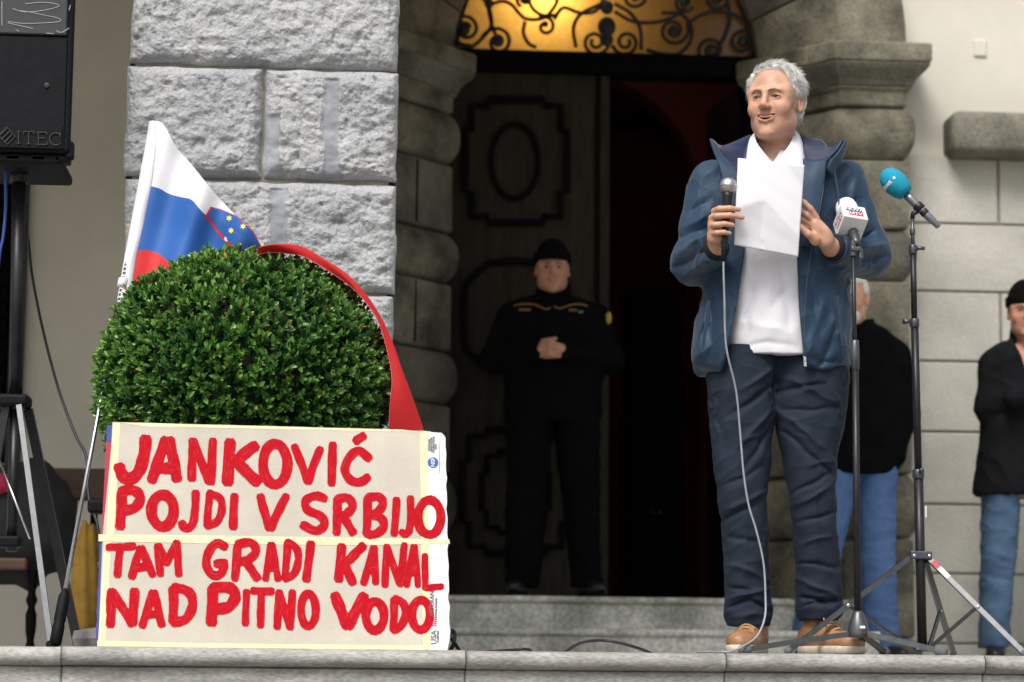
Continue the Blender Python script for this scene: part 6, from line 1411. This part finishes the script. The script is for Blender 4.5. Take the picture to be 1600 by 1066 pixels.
    if cfg.get('beanie'):
        m_, drop = cfg['beanie']; e1 = ell((0, -.018, .048), (.086, .106, .108))
        def bf(p):
            l = (p - C) @ R.T; edge = drop + .35 * np.clip(l[:, 1] + .02, -.2, .2) * .25
            d = np.minimum(e1(l), 1); d = smax(d, edge - l[:, 2], .006); band = smax(np.abs(e1(l) - .002) - .007, np.maximum(edge - l[:, 2], l[:, 2] - edge - .045), .004)
            return smin(d, band, .004) * hs
        surf('beanie', bf, C - .16, C + .18, .005, m_, p_)
    if cfg.get('hair'):
        e1, e2 = ell((0, -.020, .040), (.083, .102, .086)), ell((0, -.052, -.012), (.074, .066, .072))
        def hf(p):
            l = (p - C) @ R.T; d = smin(e1(l), e2(l), .03) + .003 * wob(l, (120, 60, 90), 2); cut = np.maximum(l[:, 1] - np.where(l[:, 2] > .06, .05, .012), -.055 - l[:, 2]); return smax(d, cut, .012) * hs
        surf('hair', hf, C - .15, C + .17, .006, cfg['hair'], p_)
    if cfg.get('beard'):
        eb = ell((0, .034, -.085), (.060, .062, .046))
        def bfn(p):
            l = (p - C) @ R.T; return smax(smax(eb(l), l[:, 2] + .052 + .2 * np.clip(.06 - np.abs(l[:, 0]), 0, .06) * np.clip(l[:, 1] * 9, 0, 1), .01), -.02 - l[:, 1], .01) * hs + .002 * wob(l, (150, 150, 150), 1)
        surf('beard', bfn, C - .16, C + .12, .005, cfg['beard'], p_)
    return p_, q, coat, W
M_GUARD = mat('black_uniform', (0.0032, 0.0033, 0.0045), .85, vs=8, var=.3, spec=.06); M_KNIT = mat('black_knit', (0.004, 0.004, 0.0045), .95, bump=.4, bs=200, bdist=.002, spec=.06)
M_SKIN2 = mat('skin_ruddy', (0.50, 0.25, 0.165), .5, vs=26, var=.08, sss=.15, attr='Col', spec=.4)
M_JEAN = mat('blue_denim', (0.035, 0.085, 0.23), .9, vs=5, col2=(0.10, 0.185, 0.36), ramp=(.25, .75), fine=(60, .08), bump=.2, bs=300, bdist=.001); M_JEAND = mat('mid_blue_denim', (0.025, 0.06, 0.125), .9, vs=5, col2=(0.085, 0.145, 0.235), ramp=(.25, .75), fine=(60, .08), bump=.2, bs=300, bdist=.001)
M_WOOL = mat('black_wool', (0.0035, 0.0035, 0.0042), .95, vs=10, var=.2, spec=.05); M_CHAR = mat('charcoal_wool', (0.009, 0.009, 0.0105), .95, vs=10, var=.25, spec=.08); M_BSHOE = mat('black_shoe', (0.010, 0.010, 0.011), .4, var=.2)
M_WHAIR = mat('white_hair', (0.62, 0.60, 0.57), .7, vs=60, var=.2)
fing = []
for i in range(4):
    y = 535 + i * 6.5; fing.append([(846, y + 2, -.225), (858, y, -.255), .0105, .0100, .004]); fing.append([(858, y, -.255), (872, y + 2.5, -.245), .0100, .0085, .004])
hands_g = [[[(838, 548, -.20), (850, 544, -.225), .030, .028, .015]] + fing + [[(848, 533, -.235), (868, 529, -.25), .012, .010, .006]], [[(886, 548, -.20), (874, 545, -.222), .030, .028, .015], [(874, 556, -.23), (852, 558, -.235), .012, .010, .006]]]
guard, gq, gcoat, gW = figure('security guard in black uniform and knit cap standing with clasped hands before the door', 11.95, dict(
    head=(863, 420), yaw=4, hs=1.0, floor=ZT2, basex=865, neck=(863, 466), coat=[(462, 832, 892, .02, .08), (472, 800, 926, .02, .11), (490, 784, 944, .02, .13), (530, 782, 944, .01, .15), (590, 786, 942, .01, .155), (640, 788, 940, .01, .15), (662, 790, 938, .01, .14)],
    arms=[((798, 496, .02), (772, 560, 0), (842, 549, -.19)), ((930, 496, .02), (952, 562, 0), (884, 549, -.19))], legs=[[(645, 794, 868, .01, .13), (700, 792, 862, .0, .12), (780, 790, 856, .0, .10), (850, 789, 850, .0, .095), (918, 790, 842, .01, .09)], [(645, 860, 938, .01, .13), (700, 868, 938, .0, .12), (780, 878, 938, .0, .10), (850, 886, 938, .0, .095), (918, 892, 941, .01, .09)]],
    shoes=[(812, -.25), (918, .25)], hands=hands_g, skin=M_SKIN2, coatm=M_GUARD, trm=M_GUARD, shoem=M_BSHOE, beanie=(M_KNIT, .030), collar=.055, h=.0055,
    folds=[((800, 520), (780, 560), .01, .02), ((925, 520), (948, 560), .01, .02), ((810, 600), (920, 610), -.008, .02)]))
M_GOLD = mat('gold_piping', (0.32, 0.17, 0.04), .5); M_PATCH = mat('badge_yellow', (0.45, 0.30, 0.06), .6)
for pts in ([(803, 478), (815, 475.5), (835, 476), (852, 483), (860, 481)], [(866, 479), (876, 482), (890, 477), (905, 475.5), (918, 478)]):
    P = catmull([gq(x, y, -.135 + .00002 * (x - 862) ** 2) for x, y in pts], 5); MB().add(*tube(P, .003, 6)).build('gold_piping', M_GOLD, gcoat, True)
for (x0, x1, y_, m_) in ((811, 830, 484, M_GOLD), (889, 902, 484.5, M_GOLD), (904, 919, 487.5, M_CABLE)):
    for k in range(4):
        a = x0 + (x1 - x0) * k / 4; p = gq(a, y_, -.136 + .00002 * (a - 862) ** 2); MB().add(*box(p[0], p[0] + (x1 - x0) / 4 / 316 * .75, p[1] - .003, p[1] + .004, p[2] - .005, p[2] + .005, .001, 1)).build('name_letters', m_, gcoat)
p = gq(951, 497, -.045); MB().add(*ball(p, (.016, .016, .032), 12, 8)).build('sleeve_badge', M_PATCH, gcoat, True)
figure('white-bearded man in black coat and blue jeans standing behind the speaker by the portal', 11.55, dict(
    head=(1328, 466), yaw=28, hs=1.04, hdy=-.06, floor=0.0, basex=1330, neck=(1340, 514), coat=[(508, 1312, 1372, .02, .08), (522, 1285, 1394, .02, .11), (548, 1270, 1412, .02, .13), (600, 1266, 1418, .01, .15), (680, 1268, 1416, .01, .16), (742, 1274, 1402, .01, .15)],
    arms=[((1284, 556, .02), (1262, 640, .02), (1290, 700, -.06)), ((1400, 556, .02), (1414, 645, .03), (1398, 712, -.05))], legs=[[(728, 1278, 1346, .01, .13), (800, 1262, 1330, .0, .11), (880, 1250, 1312, .0, .10), (960, 1241, 1300, .0, .095), (1018, 1236, 1296, .01, .095)], [(728, 1336, 1402, .01, .13), (800, 1340, 1400, .0, .11), (880, 1344, 1399, .0, .10), (960, 1348, 1403, .0, .095), (1018, 1350, 1406, .01, .095)]],
    shoes=[(1262, -.3), (1380, .3)], skin=M_SKIN, coatm=M_WOOL, trm=M_JEAN, shoem=M_BSHOE, hair=M_WHAIR, beard=M_WHAIR, brow=M_WHAIR, h=.007, tfolds=[((1345, 880), (1395, 900), .008, .016), ((1350, 850), (1395, 840), -.008, .014), ((1355, 960), (1400, 975), .008, .014), ((1240, 950), (1290, 940), .008, .016)]))
figure('older man in black cap and charcoal coat with folded arms at the right edge', 11.6, dict(
    head=(1603, 487), yaw=14, hs=1.05, hdy=-.04, floor=0.0, basex=1604, neck=(1604, 535), coat=[(530, 1578, 1632, .02, .08), (541, 1552, 1660, .02, .11), (562, 1536, 1676, .02, .14), (620, 1532, 1680, .01, .16), (700, 1528, 1686, .01, .165), (776, 1516, 1696, .01, .16)],
    arms=[((1552, 572, .02), (1546, 640, -.02), (1621, 612, -.20)), ((1660, 572, .02), (1668, 640, -.02), (1584, 622, -.20))], legs=[[(760, 1534, 1592, .01, .13), (840, 1533, 1590, .0, .11), (920, 1531, 1582, .0, .10), (1012, 1530, 1576, .01, .095)], [(760, 1602, 1664, .01, .13), (840, 1606, 1664, .0, .11), (920, 1610, 1664, .0, .10), (1012, 1612, 1660, .01, .095)]],
    shoes=[(1556, -.3), (1636, .2)], skin=M_SKIN2, coatm=M_CHAR, trm=M_JEAND, shoem=M_BSHOE, beanie=(M_KNIT, .022), collar=.07, h=.006, hc=.007, vee=(1608, 535, 600, .06),
    folds=[((1541, 590), (1596, 625), .012, .02), ((1541, 650), (1596, 640), -.014, .02), ((1536, 700), (1576, 770), .008, .02)], tfolds=[((1536, 860), (1581, 880), .008, .016), ((1534, 900), (1576, 910), -.008, .014)]))
